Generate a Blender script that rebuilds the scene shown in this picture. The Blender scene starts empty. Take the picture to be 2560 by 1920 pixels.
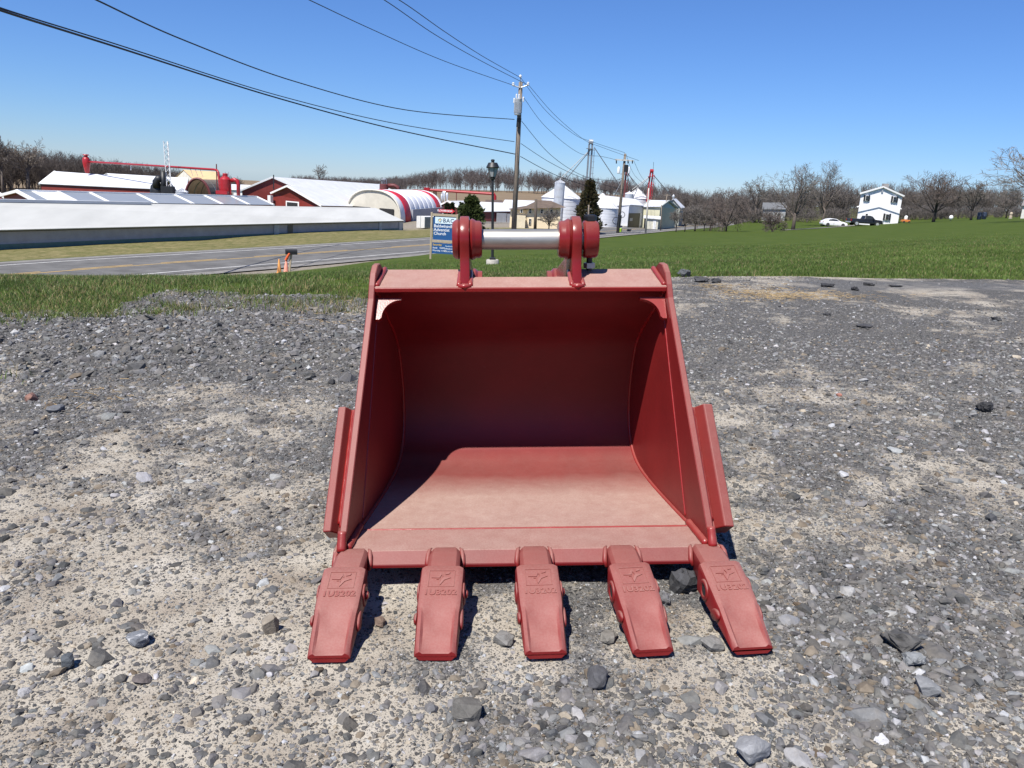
import bpy, bmesh, math, random
import numpy as np
from mathutils import Vector, Matrix, noise as mnoise

# ------------------------------------------------------------------ camera
F = 1923.0                      # focal length in pixels of a 2560 px wide frame
PITCH = math.radians(14.5)
ALPHA = math.radians(3.2)       # the yard slopes: it rises to the right
H = 0.9                         # lens height over the yard
scene = bpy.context.scene
COL = scene.collection
XG = Vector((math.cos(ALPHA), 0, math.sin(ALPHA)))
ZG = Vector((-math.sin(ALPHA), 0, math.cos(ALPHA)))
YG = Vector((0, 1, 0))
CAM = ZG * H
FWD = YG * math.cos(PITCH) - ZG * math.sin(PITCH)
UPV = YG * math.sin(PITCH) + ZG * math.cos(PITCH)
RGT = XG
cam_d = bpy.data.cameras.new('camera')
cam_d.sensor_width = 36.0
cam_d.lens = 36.0 * F / 2560.0
cam_d.clip_start = 0.05
cam_d.clip_end = 8000
cam = bpy.data.objects.new('camera', cam_d)
COL.objects.link(cam)
cam.matrix_world = Matrix(((RGT.x, UPV.x, -FWD.x, CAM.x), (RGT.y, UPV.y, -FWD.y, CAM.y),
                           (RGT.z, UPV.z, -FWD.z, CAM.z), (0, 0, 0, 1)))
scene.camera = cam

# ------------------------------------------------------------------ light
sunG = Vector((-0.15, -0.27, 0.52)).normalized()
SUN = (XG * sunG.x + YG * sunG.y + ZG * sunG.z).normalized()
world = bpy.data.worlds.new('World')
scene.world = world
world.use_nodes = True
wn = world.node_tree
wn.nodes.clear()
wo = wn.nodes.new('ShaderNodeOutputWorld')
bg = wn.nodes.new('ShaderNodeBackground')
sky = wn.nodes.new('ShaderNodeTexSky')
sky.sky_type = 'NISHITA'
sky.sun_disc = False
sky.sun_elevation = math.asin(SUN.z)
sky.sun_rotation = math.atan2(SUN.x, SUN.y)
sky.altitude = 0
sky.air_density = 1.0
sky.dust_density = 0.0
sky.ozone_density = 10.0
bg.inputs['Strength'].default_value = 0.071
tint = wn.nodes.new('ShaderNodeMix'); tint.data_type = 'RGBA'; tint.blend_type = 'MULTIPLY'; tint.inputs[0].default_value = 1.0
tint.inputs[7].default_value = (0.77, 0.92, 1.2, 1)
wn.links.new(sky.outputs[0], tint.inputs[6])
wn.links.new(tint.outputs[2], bg.inputs[0])
wn.links.new(bg.outputs[0], wo.inputs[0])
sun_d = bpy.data.lights.new('sun', 'SUN')
sun_d.energy = 5.0
sun_d.angle = math.radians(0.53)
sun_d.color = (1.0, 0.95, 0.88)
sun_o = bpy.data.objects.new('sun', sun_d)
COL.objects.link(sun_o)
sun_o.rotation_euler = SUN.to_track_quat('Z', 'Y').to_euler()
scene.view_settings.view_transform = 'Standard'
scene.view_settings.look = 'None'
scene.view_settings.gamma = 1.0
scene.view_settings.exposure = 0.62
scene.view_settings.use_curve_mapping = False

# ------------------------------------------------------------------ helpers
rng = np.random.default_rng(7)
random.seed(7)

def ray(px, py):
    return FWD + RGT * ((px - 1280) / F) + UPV * ((960 - py) / F)

def P(px, py, Y):
    """point of the place seen at that pixel, Y metres ahead"""
    d = ray(px, py)
    return CAM + d * ((Y - CAM.y) / d.y)

def PG(px, py, zg=0.0):
    """point of the yard plane seen at that pixel (yard coordinates)"""
    vx = (px - 1280) / F
    vy = (960 - py) / F
    dy = math.cos(PITCH) + vy * math.sin(PITCH)
    dz = -math.sin(PITCH) + vy * math.cos(PITCH)
    t = (zg - H) / dz
    return vx * t, dy * t

def link(o, parent=None):
    COL.objects.link(o)
    if parent is not None:
        o.parent = parent
    return o

def tag(o, label=None, cat=None, group=None, kind=None):
    if label: o['label'] = label
    if cat: o['category'] = cat
    if group: o['group'] = group
    if kind: o['kind'] = kind
    return o

def empty(name, loc=(0, 0, 0), rz=0.0, label=None, cat=None, group=None):
    o = bpy.data.objects.new(name, None)
    o.empty_display_size = 0.2
    link(o)
    o.location = loc
    o.rotation_euler = (0, 0, rz)
    return tag(o, label, cat, group)

def copy_tree(o, parent=None):
    c = o.copy()
    link(c, parent)
    for ch in list(o.children):
        copy_tree(ch, c)
    return c

class MB:
    def __init__(s):
        s.v = []
        s.f = []
        s.m = []
    def add(s, verts, faces, mi=0):
        b = len(s.v)
        s.v += [tuple(q) for q in verts]
        s.f += [tuple(b + i for i in f) for f in faces]
        s.m += [mi] * len(faces)
        return s
    def box(s, c, d, rz=0.0, mi=0, M=None):
        x, y, z = d[0] / 2, d[1] / 2, d[2] / 2
        pts = [Vector((sx * x, sy * y, sz * z)) for sz in (-1, 1) for sy in (-1, 1) for sx in (-1, 1)]
        R = M if M is not None else Matrix.Rotation(rz, 3, 'Z')
        c = Vector(c)
        s.add([R @ p + c for p in pts],
              [(0, 2, 3, 1), (4, 5, 7, 6), (0, 1, 5, 4), (2, 6, 7, 3), (0, 4, 6, 2), (1, 3, 7, 5)], mi)
        return s
    def span(s, a, b, w, t, up=(0, 0, 1), mi=0):
        """a bar of section w x t from a to b"""
        a, b = Vector(a), Vector(b)
        d = (b - a)
        L = d.length
        y = d.normalized()
        x = y.cross(Vector(up))
        if x.length < 1e-6: x = y.cross(Vector((1, 0, 0)))
        x.normalize()
        z = x.cross(y)
        M = Matrix((x, y, z)).transposed()
        return s.box((a + b) / 2, (w, L, t), M=M, mi=mi)
    def tube(s, pts, rad, n=8, cap=True, mi=0):
        pts = [Vector(p) for p in pts]
        if not hasattr(rad, '__len__'): rad = [rad] * len(pts)
        rings = []
        ref = None
        for i, p in enumerate(pts):
            if i == 0: d = pts[1] - p
            elif i == len(pts) - 1: d = p - pts[i - 1]
            else: d = pts[i + 1] - pts[i - 1]
            d.normalize()
            if ref is None:
                ref = d.cross(Vector((0, 0, 1)))
                if ref.length < 1e-3: ref = d.cross(Vector((0, 1, 0)))
            x = (ref - d * ref.dot(d))
            x.normalize()
            ref = x
            y = d.cross(x)
            rings.append([p + (x * math.cos(2 * math.pi * k / n) + y * math.sin(2 * math.pi * k / n)) * rad[i] for k in range(n)])
        vs = [q for r in rings for q in r]
        fs = []
        for i in range(len(pts) - 1):
            for k in range(n):
                k2 = (k + 1) % n
                fs.append((i * n + k, i * n + k2, (i + 1) * n + k2, (i + 1) * n + k))
        if cap:
            fs.append(tuple(range(n - 1, -1, -1)))
            fs.append(tuple((len(pts) - 1) * n + k for k in range(n)))
        return s.add(vs, fs, mi)
    def loft(s, rings, cap=True, closed=True, mi=0):
        n = len(rings[0])
        vs = [q for r in rings for q in r]
        fs = []
        for i in range(len(rings) - 1):
            for k in range(n if closed else n - 1):
                k2 = (k + 1) % n
                fs.append((i * n + k, i * n + k2, (i + 1) * n + k2, (i + 1) * n + k))
        if cap:
            fs.append(tuple(range(n - 1, -1, -1)))
            fs.append(tuple((len(rings) - 1) * n + k for k in range(n)))
        return s.add(vs, fs, mi)
    def lathe(s, prof, n=24, M=None, c=(0, 0, 0), cap=True, mi=0):
        """prof: (radius, height) pairs"""
        c = Vector(c)
        rings = []
        for r, z in prof:
            ring = []
            for k in range(n):
                a = 2 * math.pi * k / n
                p = Vector((r * math.cos(a), r * math.sin(a), z))
                ring.append((M @ p if M is not None else p) + c)
            rings.append(ring)
        return s.loft(rings, cap, True, mi)
    def prism(s, front, back, mi=0):
        n = len(front)
        fs = [tuple(range(n)), tuple(2 * n - 1 - i for i in range(n))]
        for k in range(n):
            k2 = (k + 1) % n
            fs.append((k2, k, n + k, n + k2))
        return s.add(list(front) + list(back), fs, mi)
    def plate(s, quad, t, nrm=None, mi=0):
        """a polygon thickened by t along its normal"""
        q = [Vector(p) for p in quad]
        if nrm is None:
            nrm = (q[1] - q[0]).cross(q[2] - q[0]).normalized()
        nrm = Vector(nrm)
        return s.prism([p + nrm * t for p in q], q, mi)
    def build(s, name, mat, parent=None, smooth=False, bevel=0.0, seg=2, origin=None, fix=True):
        me = bpy.data.meshes.new(name)
        v = s.v
        if origin is not None:
            o_ = Vector(origin)
            v = [tuple(Vector(p) - o_) for p in v]
        me.from_pydata(v, [], s.f)
        if fix or bevel:
            bm = bmesh.new()
            bm.from_mesh(me)
            if fix:
                bmesh.ops.recalc_face_normals(bm, faces=bm.faces)
            if bevel:
                bmesh.ops.remove_doubles(bm, verts=bm.verts, dist=1e-5)
                ed = [e for e in bm.edges if len(e.link_faces) == 2 and e.calc_face_angle(0) > 0.5]
                try:
                    bmesh.ops.bevel(bm, geom=ed, offset=bevel, segments=seg, profile=0.5, affect='EDGES', clamp_overlap=True)
                except Exception:
                    pass
            bm.to_mesh(me)
            bm.free()
        mats = mat if isinstance(mat, (list, tuple)) else [mat]
        for m in mats: me.materials.append(m)
        if len(mats) > 1 and len(me.polygons) == len(s.m):
            me.polygons.foreach_set('material_index', s.m)
        if smooth:
            me.polygons.foreach_set('use_smooth', [True] * len(me.polygons))
        o = bpy.data.objects.new(name, me)
        link(o, parent)
        if origin is not None:
            o.location = origin
        return o

def auto_smooth(o, ang=35):
    me = o.data
    me.polygons.foreach_set('use_smooth', [True] * len(me.polygons))
    bm = bmesh.new(); bm.from_mesh(me)
    for e in bm.edges:
        if len(e.link_faces) == 2 and e.calc_face_angle(0) > math.radians(ang):
            e.smooth = False
    bm.to_mesh(me); bm.free()
    return o

# ------------------------------------------------------------------ noise
def hash2(ix, iy, seed):
    n = (ix.astype(np.int64) * 374761393 + iy.astype(np.int64) * 668265263 + seed * 1274126177) & 0xffffffff
    n = ((n ^ (n >> 13)) * 1274126177) & 0xffffffff
    n = n ^ (n >> 16)
    return (n & 0xffffff) / float(0xffffff)

def vnoise(x, y, seed=0):
    ix = np.floor(x); iy = np.floor(y)
    fx = x - ix; fy = y - iy
    fx = fx * fx * (3 - 2 * fx); fy = fy * fy * (3 - 2 * fy)
    a = hash2(ix, iy, seed); b = hash2(ix + 1, iy, seed)
    c = hash2(ix, iy + 1, seed); d = hash2(ix + 1, iy + 1, seed)
    return (a * (1 - fx) + b * fx) * (1 - fy) + (c * (1 - fx) + d * fx) * fy

def fbm(x, y, seed=0, o=4):
    t = 0; a = 0.5; s = 0
    for i in range(o):
        t = t + a * vnoise(x * 2 ** i + 17.3 * i, y * 2 ** i + 5.1 * i, seed + i)
        s += a; a *= 0.5
    return t / s

def sstep(a, b, x):
    t = np.clip((x - a) / (b - a), 0, 1)
    return t * t * (3 - 2 * t)

# ------------------------------------------------------------------ materials
MATS = {}
def nodes_of(name):
    m = bpy.data.materials.new(name)
    m.use_nodes = True
    nt = m.node_tree
    nt.nodes.clear()
    out = nt.nodes.new('ShaderNodeOutputMaterial')
    b = nt.nodes.new('ShaderNodeBsdfPrincipled')
    nt.links.new(b.outputs[0], out.inputs[0])
    return m, nt, b

def N(nt, t, **kw):
    n = nt.nodes.new(t)
    for k, v in kw.items():
        if k.startswith('i_'):
            n.inputs[k[2:].replace('_', ' ')].default_value = v
        else:
            setattr(n, k, v)
    return n

def L(nt, a, b): nt.links.new(a, b)

def mixc(nt, fac, a, b, blend='MIX'):
    m = nt.nodes.new('ShaderNodeMix')
    m.data_type = 'RGBA'; m.blend_type = blend
    if hasattr(fac, 'is_linked') or hasattr(fac, 'links'): nt.links.new(fac, m.inputs[0])
    else: m.inputs[0].default_value = fac
    for s, v in ((6, a), (7, b)):
        if hasattr(v, 'links'): nt.links.new(v, m.inputs[s])
        else: m.inputs[s].default_value = (*v[:3], 1)
    return m.outputs[2]

def ramp(nt, fac, stops, interp='LINEAR'):
    r = nt.nodes.new('ShaderNodeValToRGB')
    r.color_ramp.interpolation = interp
    e = r.color_ramp.elements
    while len(e) > 1: e.remove(e[-1])
    for i, (p, c) in enumerate(stops):
        el = e[0] if i == 0 else e.new(p)
        el.position = p
        if not hasattr(c, '__len__'): c = (c, c, c)
        el.color = (*c[:3], 1)
    nt.links.new(fac, r.inputs[0])
    return r.outputs[0]

def math_n(nt, op, a, b=None, clamp=False):
    m = nt.nodes.new('ShaderNodeMath')
    m.operation = op; m.use_clamp = clamp
    for i, v in enumerate((a, b)):
        if v is None: continue
        if hasattr(v, 'links'): nt.links.new(v, m.inputs[i])
        else: m.inputs[i].default_value = v
    return m.outputs[0]

def noise(nt, scale, detail=4, rough=0.55, vec=None, dist=0.0):
    n = nt.nodes.new('ShaderNodeTexNoise')
    n.inputs['Scale'].default_value = scale
    n.inputs['Detail'].default_value = detail
    n.inputs['Roughness'].default_value = rough
    n.inputs['Distortion'].default_value = dist
    if vec is not None: nt.links.new(vec, n.inputs['Vector'])
    return n.outputs[0]

def bump(nt, b, hgt, strength=0.3, dist=0.01):
    n = nt.nodes.new('ShaderNodeBump')
    n.inputs['Strength'].default_value = strength
    n.inputs['Distance'].default_value = dist
    nt.links.new(hgt, n.inputs['Height'])
    nt.links.new(n.outputs[0], b.inputs['Normal'])

def objvec(nt, scale=(1, 1, 1)):
    tc = nt.nodes.new('ShaderNodeTexCoord')
    mp = nt.nodes.new('ShaderNodeMapping')
    mp.inputs['Scale'].default_value = scale
    nt.links.new(tc.outputs['Object'], mp.inputs[0])
    return mp.outputs[0]

def mat(name, col, rough=0.6, metal=0.0, var=0.15, scale=3.0, col2=None, bmp=0.0, bscale=30.0, spec=0.5, stretch=(1, 1, 1)):
    """a plain surface: its colour wanders a little with wear and grain"""
    if name in MATS: return MATS[name]
    m, nt, b = nodes_of(name)
    v = objvec(nt, stretch)
    n = noise(nt, scale, 5, 0.6, v)
    c2 = col2 if col2 is not None else tuple(c * (1 - var) for c in col)
    c1 = col if col2 is not None else tuple(min(1, c * (1 + var * 0.6)) for c in col)
    r = ramp(nt, n, [(0.3, c2), (0.7, c1)])
    L(nt, r, b.inputs['Base Color'])
    b.inputs['Roughness'].default_value = rough
    b.inputs['Metallic'].default_value = metal
    b.inputs['Specular IOR Level'].default_value = spec
    if bmp:
        bump(nt, b, noise(nt, bscale, 4, 0.6, v), bmp, 0.02)
    MATS[name] = m
    return m

# ------------------------------------------------------------------ the lie of the land
TA = math.tan(ALPHA)
ROADC = [P(-500, 735, 24), P(17, 689, 30.4), P(337, 664, 35.6), P(640, 643, 41.8), P(1076, 612, 56), P(1330, 592, 74),
         P(1544, 576, 100), P(1640, 570, 128), P(1760, 563, 175), P(1900, 553, 260)]
def smooth_line(pts, n=12):
    pts = [Vector(p) for p in pts]
    out = []
    for i in range(len(pts) - 1):
        p0 = pts[max(i - 1, 0)]; p1 = pts[i]; p2 = pts[i + 1]; p3 = pts[min(i + 2, len(pts) - 1)]
        for k in range(n):
            t = k / n
            out.append(0.5 * ((2 * p1) + (p2 - p0) * t + (2 * p0 - 5 * p1 + 4 * p2 - p3) * t * t + (3 * p1 - p0 - 3 * p2 + p3) * t ** 3))
    out.append(pts[-1])
    return out
ROAD = smooth_line(ROADC)
for p in ROAD:
    p.z = min(p.z, -3.3)
RXY = np.array([[p.x, p.y, p.z] for p in ROAD])

ctrl_px = [
    (-200, 700, 8.2), (0, 697, 8.0), (0, 705, 12), (0, 708, 20), (0, 640, 50), (0, 625, 57), (-200, 650, 50), (-200, 705, 20),
    (350, 697, 8.0), (350, 703, 13), (350, 712, 22), (500, 609, 66), (705, 678, 35), (700, 692, 24), (700, 695, 15), (700, 690, 9.0),
    (950, 690, 9.0), (950, 680, 14), (950, 668, 24), (950, 655, 34), (1076, 648, 30), (1076, 664, 20), (1231, 665, 19), (1231, 680, 12),
    (1231, 640, 32), (1231, 612, 52), (1285, 572, 70), (1350, 660, 19), (1400, 615, 48), (1544, 587, 90), (1400, 590, 70), (1480, 590, 84),
    (1640, 676, 9.0), (1640, 650, 14), (1640, 620, 28), (1640, 602, 52), (1640, 590, 84), (1660, 572, 118),
    (2000, 676, 9.0), (2000, 640, 15), (2000, 610, 32), (2000, 592, 66), (2000, 580, 108), (2000, 570, 145), (1800, 576, 130),
    (2190, 562, 140), (2500, 676, 9.0), (2500, 612, 15), (2500, 570, 40), (2500, 550, 88), (2500, 545, 130), (2800, 560, 40), (2800, 545, 110),
    (1010, 576, 104), (500, 600, 75), (300, 560, 95), (600, 540, 115), (1080, 565, 112), (880, 556, 122), (1350, 572, 104), (1560, 572, 112),
    (0, 470, 260), (300, 470, 260), (600, 470, 420), (780, 472, 400), (920, 474, 420), (0, 446, 420), (900, 488, 290), (1100, 512, 230), (1100, 472, 480), (1400, 478, 480),
    (1350, 520, 230), (1600, 520, 260), (1600, 490, 460), (1900, 548, 190), (2000, 542, 230), (2200, 545, 190), (2500, 538, 200),
    (2000, 515, 420), (2500, 530, 400), (-300, 440, 420), (2800, 538, 400)]
_c = []
for px, py, Y in ctrl_px:
    p = P(px, py, Y)
    R = math.hypot(p.x, p.y)
    _c.append((math.atan2(p.x, p.y), math.log(R), (CAM.z - p.z) / R))
for a in np.linspace(-0.8, 0.8, 9):
    R = 7.2
    _c.append((a, math.log(R), (CAM.z - R * math.sin(a) * TA) / R))
    _c.append((a, math.log(900), 0.022 if a < .15 else 0.012))
    _c.append((a, math.log(4000), 0.012))
_c = np.array(_c)
_U = np.stack([_c[:, 0] / 0.22, _c[:, 1] / 0.55], 1)
_D = np.linalg.norm(_U[:, None] - _U[None], axis=2)
_W = np.linalg.solve(_D + 1e-9 * np.eye(len(_U)), _c[:, 2])

def road_dist(x, y):
    best = np.full(x.shape, 1e9); bz = np.zeros(x.shape); side = np.zeros(x.shape)
    for i in range(len(RXY) - 1):
        a = RXY[i]; b = RXY[i + 1]
        d = b - a
        t = np.clip(((x - a[0]) * d[0] + (y - a[1]) * d[1]) / (d[0] ** 2 + d[1] ** 2), 0, 1)
        qx = a[0] + t * d[0]; qy = a[1] + t * d[1]
        r = np.hypot(x - qx, y - qy)
        m = r < best
        best = np.where(m, r, best)
        bz = np.where(m, a[2] + t * d[2], bz)
        side = np.where(m, np.sign((x - qx) * d[1] - (y - qy) * d[0]), side)
    return best, bz, side

MOUND = [(-2.6, 4.6, 1.1, 0.55, 0.055), (-1.5, 4.2, 0.8, 0.5, 0.045), (-4.2, 5.0, 1.4, 0.6, 0.04)]
def height(x, y):
    x = np.asarray(x, float); y = np.asarray(y, float)
    sh = x.shape
    x = x.ravel(); y = y.ravel()
    R = np.hypot(x, y) + 1e-6
    near = x * TA
    for mx, my, sx, sy, hh in MOUND:
        near = near + hh * np.exp(-((x - mx) / sx) ** 2 - ((y - my) / sy) ** 2)
    ext = sstep(0.4, 1.2, np.maximum(np.abs(x) - 0.55, np.maximum(1.2 - y, y - 2.5)) + 0.4)
    near = near + (fbm(x * 0.9, y * 0.9, 3, 3) - 0.5) * 0.06 * ext * sstep(2.5, 5, R)
    near = near + (fbm(x * 9, y * 9, 5, 2) - 0.5) * 0.012
    a = np.clip(np.arctan2(x, y), -0.85, 0.85)
    out = np.empty_like(x)
    for i in range(0, len(x), 20000):
        q = np.stack([a[i:i + 20000] / 0.22, np.log(np.maximum(R[i:i + 20000], 6.5)) / 0.55], 1)
        d = np.linalg.norm(q[:, None] - _U[None], axis=2)
        out[i:i + 20000] = d @ _W
    far = CAM.z - out * R
    far = far + (fbm(x * 0.25, y * 0.25, 9, 3) - 0.5) * 0.10 * sstep(9, 20, R)
    w = sstep(7.0, 9.5, R)
    z = near * (1 - w) + far * w
    sel = (R > 15) & (R < 400)
    if sel.any():
        rd, rz, _ = road_dist(x[sel], y[sel])
        k = sstep(9.0, 4.4, rd)
        z[sel] = z[sel] * (1 - k) + (rz - 0.05) * k
    return z.reshape(sh)

def gz(x, y): return float(height(np.array([x]), np.array([y]))[0])
def on_ground(px, py, Y):
    p = P(px, py, Y)
    p.z = gz(p.x, p.y)
    return p

# where the gravel ends and the grass starts, as seen along each bearing
_ed = [(-600, 800), (0, 798), (120, 770), (260, 790), (420, 742), (560, 742), (700, 748), (900, 742), (1100, 715), (1300, 700), (1640, 688), (1800, 687), (2100, 685), (2560, 684), (3000, 684)]
_ea = []
for px, py in _ed:
    X, Y = PG(px, py)
    _ea.append((X / Y, Y))
_ea = np.array(_ea)
def edgeY(a): return np.interp(a, _ea[:, 0], _ea[:, 1])
def grass_mask(x, y):
    a = x / np.maximum(y, 0.3)
    e = edgeY(a)
    left = sstep(0.05, -0.05, a)
    j = (fbm(x * 1.3, y * 1.3, 21, 3) - 0.5) * (0.25 + 1.5 * left)
    m = sstep(-0.14, 0.14, (y + j - e) * (1.0 - 0.55 * left))
    return np.where(y < 1, 0, m)

def sand_mask(x, y):
    s = fbm(x * 1.6 + 3, y * 1.6 + 8, 31, 4) * 0.58 + fbm(x * 6.2, y * 6.2, 37, 4) * 0.42
    b = -0.035 * np.ones_like(x)
    for px, py, sx, sy, w in [(1280, 1650, 1.1, 0.42, 0.10), (1100, 1780, 0.5, 0.28, 0.10), (450, 1560, 0.30, 0.2, 0.10), (500, 1270, 0.5, 0.25, 0.05), (2250, 1250, 0.6, 0.3, 0.10),
                              (2400, 1800, 0.4, 0.25, 0.16), (1000, 1500, 0.5, 0.2, 0.08), (60, 1620, 0.15, 0.2, -0.02), (600, 1060, 0.8, 0.4, 0.05),
                              (400, 830, 2.6, 1.0, -0.26), (2200, 820, 3.2, 1.3, -0.17), (1900, 1000, 1.0, 0.6, -0.06), (200, 1450, 0.3, 0.2, -0.12), (720, 1520, .2, .1, -0.1),
                              (2100, 1560, 0.4, 0.16, -0.12), (2450, 1480, 0.3, 0.2, 0.06), (600, 1830, 0.3, .15, 0.0)]:
        X, Y = PG(px, py)
        b = b + w * np.exp(-((x - X) / sx) ** 2 - ((y - Y) / sy) ** 2)
    return np.clip((s + b - 0.5) * 4.2 + 0.5, 0, 1)

# ground sheet: a fan of rings round the viewpoint, fine near, coarse far
rad = list(np.geomspace(0.45, 9.5, 250)) + list(np.geomspace(9.65, 420, 210)) + list(np.geomspace(430, 5000, 50))
ang = np.concatenate([np.radians(np.linspace(-46, 46, 420)), np.radians(np.linspace(46, 314, 62)[1:-1])])
RR, AA = np.meshgrid(np.array(rad), ang, indexing='ij')
gx = (RR * np.sin(AA)).ravel(); gy = (RR * np.cos(AA)).ravel()
gzv = height(gx, gy)
nr, na = RR.shape
verts = np.stack([gx, gy, gzv], 1)
verts = np.vstack([verts, [[0, 0, 0]]])
i0 = np.arange(nr - 1)[:, None] * na + np.arange(na)[None]
i1 = np.arange(nr - 1)[:, None] * na + (np.arange(na)[None] + 1) % na
quads = np.stack([i0, i1, i1 + na, i0 + na], -1).reshape(-1, 4)
tris = [(nr * na, (k + 1) % na, k) for k in range(na)]
gme = bpy.data.meshes.new('ground')
gme.from_pydata(verts.tolist(), [], quads[:, ::-1].tolist() + tris)
gme.polygons.foreach_set('use_smooth', [True] * len(gme.polygons))
ax = verts[:, 0]; ay = verts[:, 1]
Rg = np.hypot(ax, ay)
gm = grass_mask(ax, ay)
rd, rz, side = road_dist(ax, ay)
beyond = (side < 0) & (Rg > 20)                           # across the road
dry = np.where(beyond & (rd < 60), sstep(4.0, 6.0, rd) * 0.85, 0)
dry = np.maximum(dry, 0.55 * np.exp(-((rd - 6) / 2.5) ** 2) * (Rg > 20) * (Rg < 60) * (ax < 3))
yard = np.where(beyond & (Rg > 100) & (Rg < 190), sstep(98, 112, Rg), 0) * sstep(-22, -14, ax)
field = sstep(175, 215, Rg) * np.where(ax < 0.2 * ay, 1, 0.25)
soil = np.exp(-((rd - 4.6) / 1.0) ** 2) * (Rg > 20) * (side > 0) * (Rg < 60)   # gravelly verge
z1 = np.stack([gm, dry, field, np.ones_like(gm)], 1)
sm = sand_mask(ax, ay)
aR = ax / np.maximum(ay, .3)
path = sstep(0.30, 0.42, aR) * sstep(0.55, 0.25, np.abs(ay - (edgeY(aR) - 0.75 - 0.35 * np.clip(aR - .3, 0, 1)))) 
path = np.clip(path * 0.9, 0, 1)
z2 = np.stack([sm, path, np.maximum(soil, yard), np.ones_like(gm)], 1)
for nm, arr in (('zone', z1), ('zone2', z2)):
    at = gme.attributes.new(nm, 'FLOAT_COLOR', 'POINT')
    at.data.foreach_set('color', arr.astype(np.float32).ravel())

def ground_material():
    m, nt, b = nodes_of('yard_ground')
    tc = N(nt, 'ShaderNodeTexCoord')
    pos = tc.outputs['Object']
    dn = N(nt, 'ShaderNodeTexNoise'); dn.inputs['Scale'].default_value = 55; dn.inputs['Detail'].default_value = 2
    L(nt, pos, dn.inputs['Vector'])
    sub = N(nt, 'ShaderNodeVectorMath', operation='SUBTRACT'); L(nt, dn.outputs['Color'], sub.inputs[0]); sub.inputs[1].default_value = (.5, .5, .5)
    scl = N(nt, 'ShaderNodeVectorMath', operation='SCALE'); L(nt, sub.outputs[0], scl.inputs[0]); scl.inputs['Scale'].default_value = 0.014
    add = N(nt, 'ShaderNodeVectorMath', operation='ADD'); L(nt, pos, add.inputs[0]); L(nt, scl.outputs[0], add.inputs[1])
    vec = add.outputs[0]
    za = N(nt, 'ShaderNodeAttribute', attribute_name='zone')
    zb = N(nt, 'ShaderNodeAttribute', attribute_name='zone2')
    s1 = N(nt, 'ShaderNodeSeparateColor'); L(nt, za.outputs['Color'], s1.inputs[0])
    s2 = N(nt, 'ShaderNodeSeparateColor'); L(nt, zb.outputs['Color'], s2.inputs[0])
    sand = s2.outputs[0]
    sand_n = math_n(nt, 'ADD', sand, math_n(nt, 'MULTIPLY', math_n(nt, 'SUBTRACT', noise(nt, 11, 6, 0.78, pos), 0.5), 2.6), True)
    # fines: pale dust over dark crushed stone dust
    sandc = ramp(nt, noise(nt, 5, 6, 0.65, pos), [(0.3, (0.23, 0.195, 0.155)), (0.5, (0.335, 0.303, 0.25)), (0.72, (0.43, 0.40, 0.345))])
    finec = ramp(nt, noise(nt, 330, 2, 0.75, pos), [(0.28, (0.036, 0.036, 0.038)), (0.5, (0.098, 0.097, 0.096)), (0.68, (0.20, 0.197, 0.188)), (0.8, (0.33, 0.32, 0.30))])
    sharp = ramp(nt, sand_n, [(0.22, 0.06), (0.5, 0.7), (0.85, 1.0)])
    col = mixc(nt, sharp, finec, sandc)
    hgt = math_n(nt, 'MULTIPLY', noise(nt, 260, 2, 0.7, pos), 0.25)
    for sc, thr0, thr1, g in ((420, 0.20, 0.60, 0.22), (190, 0.22, 0.72, 0.42), (88, 0.45, 0.86, 0.8)):
        v = N(nt, 'ShaderNodeTexVoronoi', voronoi_dimensions='3D', feature='F1'); v.inputs['Scale'].default_value = sc
        L(nt, vec, v.inputs['Vector'])
        sp = N(nt, 'ShaderNodeSeparateColor'); L(nt, v.outputs['Color'], sp.inputs[0])
        thr = math_n(nt, 'ADD', math_n(nt, 'MULTIPLY', sand_n, thr1 - thr0), thr0)
        pres = math_n(nt, 'GREATER_THAN', sp.outputs[0], thr)
        lim = math_n(nt, 'ADD', math_n(nt, 'MULTIPLY', sp.outputs[2], 0.30), 0.22)
        rim = math_n(nt, 'MULTIPLY', math_n(nt, 'SUBTRACT', lim, v.outputs['Distance']), 14.0, True)
        mask = math_n(nt, 'MULTIPLY', pres, rim)
        stc = ramp(nt, sp.outputs[1], [(0.0, (0.026, 0.027, 0.030)), (0.45, (0.066, 0.067, 0.071)), (0.78, (0.13, 0.13, 0.13)), (0.92, (0.22, 0.21, 0.195)), (1.0, (0.36, 0.345, 0.315))])
        stc = mixc(nt, math_n(nt, 'MULTIPLY', sharp, 0.22), stc, sandc)
        col = mixc(nt, mask, col, stc)
        dome = math_n(nt, 'MULTIPLY', mask, math_n(nt, 'SUBTRACT', 1.15, v.outputs['Distance']))
        hgt = math_n(nt, 'ADD', hgt, math_n(nt, 'MULTIPLY', dome, g))
    # worn grey drive along the grass
    pcol = ramp(nt, noise(nt, 34, 5, 0.75, pos), [(0.3, (0.075, 0.076, 0.08)), (0.55, (0.155, 0.155, 0.155)), (0.75, (0.25, 0.245, 0.235))])
    col = mixc(nt, math_n(nt, 'MULTIPLY', s2.outputs[1], 0.75), col, pcol)
    # grass-covered earth
    gn = noise(nt, 0.9, 7, 0.75, pos)
    gcol = ramp(nt, gn, [(0.28, (0.032, 0.051, 0.008)), (0.5, (0.050, 0.077, 0.013)), (0.72, (0.082, 0.100, 0.026))])
    gf = noise(nt, 26, 5, 0.7, pos)
    gcol = mixc(nt, math_n(nt, 'MULTIPLY', ramp(nt, gf, [(0.45, 0.0), (0.75, 1.0)]), 0.5), gcol, (0.085, 0.10, 0.032))
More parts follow.
